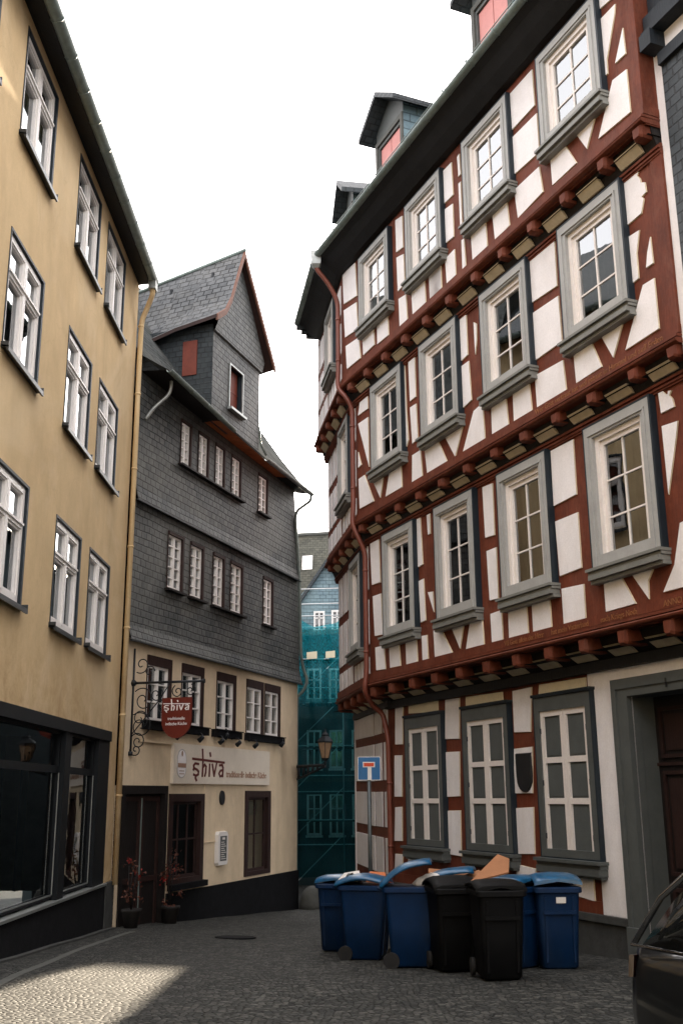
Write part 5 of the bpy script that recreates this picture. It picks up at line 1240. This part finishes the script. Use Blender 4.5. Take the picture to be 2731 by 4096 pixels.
# rubbish: cardboard and paper on the bins
cb = MB(); V = Vector
def slab(pts, th, mb):
    n = (pts[1] - pts[0]).cross(pts[2] - pts[0]).normalized() * th; m_ = len(pts)
    mb.mesh(pts + [p + n for p in pts], [tuple(range(m_))[::-1], tuple(range(m_, 2 * m_))] + [(i, (i + 1) % m_, m_ + (i + 1) % m_, m_ + i) for i in range(m_)])
zt = gz(1.7, 13.4) + 1.02
slab([V((1.52, 13.35, zt + .0)), V((2.02, 13.5, zt + .10)), V((2.08, 13.8, zt + .24)), V((1.95, 13.9, zt + .29))], .02, cb)
tag(cb.build('cardboard_sheet', M['card'], None, (1.8, 13.6, zt)), 'torn brown cardboard flap sticking up between the black bin and the open lid', 'cardboard')
cb = MB(); z2 = gz(1.3, 14.6) + .98; slab([V((1.1, 14.5, z2)), V((1.75, 14.6, z2 + .02)), V((1.75, 15.1, z2 + .10)), V((1.15, 15.0, z2 + .16))], .02, cb); slab([V((1.3, 14.4, z2 + .03)), V((1.9, 14.4, z2 + .10)), V((1.8, 14.7, z2 + .16))], .015, cb)
tag(cb.build('cardboard_sheet', M['card'], None, (1.4, 14.7, z2)), 'flattened brown cardboard lying under the half raised blue lid', 'cardboard')
cb = MB(); z3 = gz(.1, 16) + .97; slab([V((-.1, 15.95, z3 + .02)), V((.25, 15.9, z3 + .03)), V((.22, 16.2, z3 + .14)), V((0, 16.3, z3 + .10))], .03, cb)
tag(cb.build('paper_bag', M['paper'], None, (.1, 16.1, z3)), 'crumpled pale paper bag on top of the leftmost blue bins', 'bag')
cb = MB(); slab([V((.32, 15.9, z3 + .0)), V((.62, 15.8, z3 + .02)), V((.6, 16.0, z3 + .12)), V((.38, 16.05, z3 + .13))], .04, cb)
tag(cb.build('cardboard_box', M['orange'], None, (.45, 15.9, z3)), 'small orange carton poking up behind the second blue bin', 'carton')

cb = MB(); rs = random.Random(5)
def bag(x, y, z, r, name, mat, label, cat):
    mb = MB(); rg = []
    for k in range(7):
        a = math.pi * k / 6; rg.append([V((x + r * 1.2 * math.sin(a) * (1 + .18 * rs.uniform(-1, 1)) * math.cos(2 * math.pi * i / 12), y + r * math.sin(a) * (1 + .18 * rs.uniform(-1, 1)) * math.sin(2 * math.pi * i / 12), z - r * .7 * math.cos(a) + .02 * rs.uniform(-1, 1))) for i in range(12)])
    mb.rings(rg, 0, False); tag(mb.build(name, mat, None, (x, y, z)), label, cat)
bag(1.12, 14.35, gz(1.1, 14.3) + 1.0, .17, 'rubbish_bag', M['paper'], 'crumpled white rubbish bag under the widest open blue lid', 'rubbish bag')
bag(1.35, 14.7, gz(1.3, 14.7) + 1.02, .15, 'rubbish_bag', M['binblack'], 'black rubbish bag bulging out between the two open blue lids', 'rubbish bag')
bag(.12, 15.75, gz(.1, 15.7) + 1.02, .12, 'rubbish_bag', M['galv'], 'small grey rubbish bag resting on the second blue bin', 'rubbish bag')
# ================================================================== PLANTS AT THE RESTAURANT DOOR
def plant(x, y, h, n, label, redn):
    z = gz(x, y); t = thing('potted_climber', (x, y, z), label, 'potted plant', 'potted plants at the restaurant door')
    mb = MB(); mb.rings([[V((x + r_ * math.cos(2 * math.pi * i / 14), y + r_ * math.sin(2 * math.pi * i / 14), z + q)) for i in range(14)] for r_, q in ((.13, 0), (.18, .28), (.20, .30), (.20, .34), (.17, .34), (.15, .30))]); mb.build('pot', M['terra'], t)
    rs = random.Random(int(x * 100)); mb = MB()
    for k in range(3):
        a = rs.uniform(0, 6.3); mb.tube([V((x, y, z + .3)), V((x + .06 * math.cos(a), y + .06 * math.sin(a), z + h * .5)), V((x + .10 * math.cos(a + 1), y + .1 * math.sin(a + 1), z + h * .95))], .012, 5)
    mb.build('stem', M['browndk'], t)
    for nm, mat, cnt in (('foliage', M['leaf'], n), ('blossom', M['leafred'], redn)):
        mb = MB()
        cl = [(rs.uniform(-.16, .16), rs.uniform(-.12, .12), rs.uniform(.12 if nm == 'foliage' else .5, 1) * h) for _ in range(12 if nm == 'foliage' else 2)]
        for i in range(cnt):
            c = cl[i % len(cl)]; p = V((x + c[0] + rs.gauss(0, .05), y + c[1] + rs.gauss(0, .05), z + .12 + c[2] + rs.gauss(0, .045))); e1 = V((rs.uniform(-1, 1), rs.uniform(-1, 1), rs.uniform(-1, 1))).normalized(); e2 = e1.cross(V((rs.uniform(-1, 1), rs.uniform(-1, 1), rs.uniform(-1, 1)))).normalized(); s_ = rs.uniform(.02, .045)
            mb.poly([p - e1 * s_, p + e2 * s_ * .6, p + e1 * s_, p - e2 * s_ * .6])
        mb.build(nm, mat, t)
p = S(.78, .28, 0); plant(p.x, p.y, 1.2, 120, 'reddish potted climber left of the restaurant door, against the yellow house corner', 22)
p = S(2.35, .26, 0); plant(p.x, p.y, 1.4, 170, 'taller reddish potted climber right of the restaurant door', 26)

# ================================================================== PARKED CAR
car = thing('parked_car', (1.56, 6.50, gz(1.9, 6.2)), 'dark grey hatchback parked at the right edge, only its rear corner in view', 'car')
cd = V((.395, -.919, 0)); cn = V((-.919, -.395, 0)); cz = gz(2., 6.)
class CF:
    d = cd; n = cn
    def __call__(s, u, o, z): return V((1.56, 6.50, cz)) + cd * u + cn * o + V((0, 0, z))
c_ = CF()
# stations: u, floor z, belt z, half inset
W = 1.72
def section(u, zf, zb, tuck):
    q = []
    for o, z in ((-.12 - tuck, zf), (-.04 - tuck, zf + .05), (-.01 - tuck, zf + .22), (.0 - tuck, (zf + zb) / 2), (-.02 - tuck, zb - .12), (-.07 - tuck, zb)): q.append(c_(u, o, z))
    for o, z in ((-.07 - tuck, zb), (-.02 - tuck, zb - .12), (.0 - tuck, (zf + zb) / 2), (-.01 - tuck, zf + .22), (-.04 - tuck, zf + .05), (-.12 - tuck, zf)): q.append(c_(u, -W - o, z))
    return q
mb = MB(); mb.rings([section(*s_) for s_ in ((-.02, .38, .86, .22), (.03, .30, .93, .08), (.15, .24, .96, .02), (.5, .2, .965, 0), (1.5, .18, .95, 0), (2.9, .18, .93, 0), (3.6, .2, .84, .02), (3.95, .26, .72, .10), (4.05, .34, .60, .25))])
body = mb.build('body', M['carpaint'], car)
mb = MB()
def gh(u, o, z0, z1, k): return [c_(u, -.08 - o, z0), c_(u, -.10 - o - k * .6, (z0 + z1) / 2), c_(u, -.15 - o - k, z1), c_(u, -W + .15 + o + k, z1), c_(u, -W + .10 + o + k * .6, (z0 + z1) / 2), c_(u, -W + .08 + o, z0)]
mb.rings([gh(.06, .06, .94, .96, 0), gh(.32, .02, .95, 1.22, .04), gh(.62, .0, .955, 1.42, .06), (gh(1.1, 0, .955, 1.47, .07)), gh(2.0, 0, .95, 1.48, .07), gh(2.45, 0, .94, 1.40, .07), gh(3.1, .03, .92, .95, 0)], 0, True)
mb.build('greenhouse', M['carglass'], car)
mb = MB(); mb.rings([[c_(u, -.13 - t_, z), c_(u, -.24 - t_, z + .03), c_(u, -W + .24 + t_, z + .03), c_(u, -W + .13 + t_, z)] for u, z, t_ in ((.52, 1.355, .05), (.7, 1.445, .02), (1.2, 1.475, .0), (2.0, 1.485, 0), (2.4, 1.42, .02))], 0, True); mb.build('roof_panel', M['carpaint'], body)
mb = MB(); mb.tube([c_(.05, -.105, .955), c_(.33, -.105, 1.235), c_(.62, -.150, 1.435), c_(1.1, -.165, 1.485), c_(2., -.165, 1.495)], .018, 6); mb.build('window_trim', M['chrome'], body)
mb = MB(); mb.tube([c_(.10, -.05, .965), c_(1.0, -.045, .965), c_(3, -.045, .95)], .010, 5); mb.build('belt_trim', M['chrome'], body)
mb = MB(); mb.hexa([c_(-.03, -.30, .78), c_(.14, -.018, .80), c_(.12, .0, .80), c_(-.03, -.24, .78), c_(.02, -.30, .90), c_(.12, -.05, .91), c_(.10, -.03, .91), c_(.01, -.20, .90)]); mb.build('tail_lamp', M['tail'], car)
mb = MB(); mb.rings([section(-.06, .3, .50, .22), section(.02, .27, .54, .06), section(.35, .24, .52, -.015), section(.42, .24, .5, .02)]); mb.build('bumper', M['carpaint'], car)
for s_, uu in ((0, .72), (0, 3.25), (1, .72), (1, 3.25)):
    mb = MB(); o = -.10 if s_ == 0 else -W + .10; cc = c_(uu, o, .31); mb.tube([cc - cn * .10, cc - cn * .07, cc + cn * .07, cc + cn * .10], .31, 28, rs=[.28, .31, .31, .28]); w = mb.build('wheel', M['rubber'], car)
    mb = MB(); sg = 1 if s_ == 0 else -1; mb.tube([cc + cn * sg * .085, cc + cn * sg * .108], .20, 24); mb.build('rim', M['metall'], w)
    mb = MB(); mb.tube([cc + cn * sg * .02, cc + cn * sg * (.115 if s_ == 0 else .115)], .36, 28); mb.v = [v for v in mb.v]
mb = MB(); mb.box(c_, -.075, -.07, -W / 2 - .26, -W / 2 + .26, .58, .70); mb.build('number_plate', M['paper'], car)

# ================================================================== WORLD, SUN, CAMERA
w = bpy.data.worlds.new('World'); SC.world = w; w.use_nodes = True; nt = w.node_tree; nt.nodes.clear()
sky = nt.nodes.new('ShaderNodeTexSky'); sky.sky_type = 'NISHITA'; sky.sun_disc = False
SUN_EL, SUN_AZ = SUNP   # azimuth: compass direction the sun stands in, degrees from +Y towards +X
sky.sun_elevation = R(SUN_EL); sky.sun_rotation = R(SUN_AZ); sky.air_density = 1.2; sky.dust_density = 4.; sky.ozone_density = .6; sky.altitude = 100
hs2 = nt.nodes.new('ShaderNodeHueSaturation'); hs2.inputs['Saturation'].default_value = .22; nt.links.new(sky.outputs[0], hs2.inputs['Color'])
mx = nt.nodes.new('ShaderNodeMix'); mx.data_type = 'RGBA'; mx.inputs[0].default_value = .75
nt.links.new(hs2.outputs[0], mx.inputs[6]); mx.inputs[7].default_value = (8.3, 7.9, 7.9, 1)   # high bright overcast veil
bgn = nt.nodes.new('ShaderNodeBackground'); bgn.inputs['Strength'].default_value = .15
out = nt.nodes.new('ShaderNodeOutputWorld'); nt.links.new(mx.outputs[2], bgn.inputs['Color']); nt.links.new(bgn.outputs[0], out.inputs[0])
sl = bpy.data.lights.new('sun', 'SUN'); sl.energy = 4.2; sl.angle = R(.6); sl.color = (1, .84, .64)
so = bpy.data.objects.new('sun', sl); COL.objects.link(so)
dv = Vector((math.sin(R(SUN_AZ)) * math.cos(R(SUN_EL)), math.cos(R(SUN_AZ)) * math.cos(R(SUN_EL)), math.sin(R(SUN_EL))))
so.rotation_euler = dv.to_track_quat('Z', 'Y').to_euler(); so.location = (0, 0, 30)
cam = bpy.data.cameras.new('camera'); co = bpy.data.objects.new('camera', cam); COL.objects.link(co); SC.camera = co
th, ro = R(15.326), R(-.46)
R0 = Vector((1, 0, 0)); F0 = Vector((0, math.cos(th), math.sin(th))); Up0 = Vector((0, -math.sin(th), math.cos(th)))
X = R0 * math.cos(ro) + Up0 * math.sin(ro); Y = -R0 * math.sin(ro) + Up0 * math.cos(ro)
mt = Matrix((X, Y, -F0)).transposed().to_4x4(); mt.translation = Vector((0, 0, 2.15)); co.matrix_world = mt
cam.sensor_fit = 'HORIZONTAL'; cam.sensor_width = 24; cam.lens = 2385.65 / 1568 * 24; cam.clip_end = 1000; cam.clip_start = .05
SC.view_settings.view_transform = 'Standard'; SC.view_settings.look = 'None'; SC.view_settings.gamma = 1; SC.view_settings.exposure = EXPO
SC.cycles.max_bounces = 8; SC.cycles.transparent_max_bounces = 12
SC.cycles.use_denoising = True
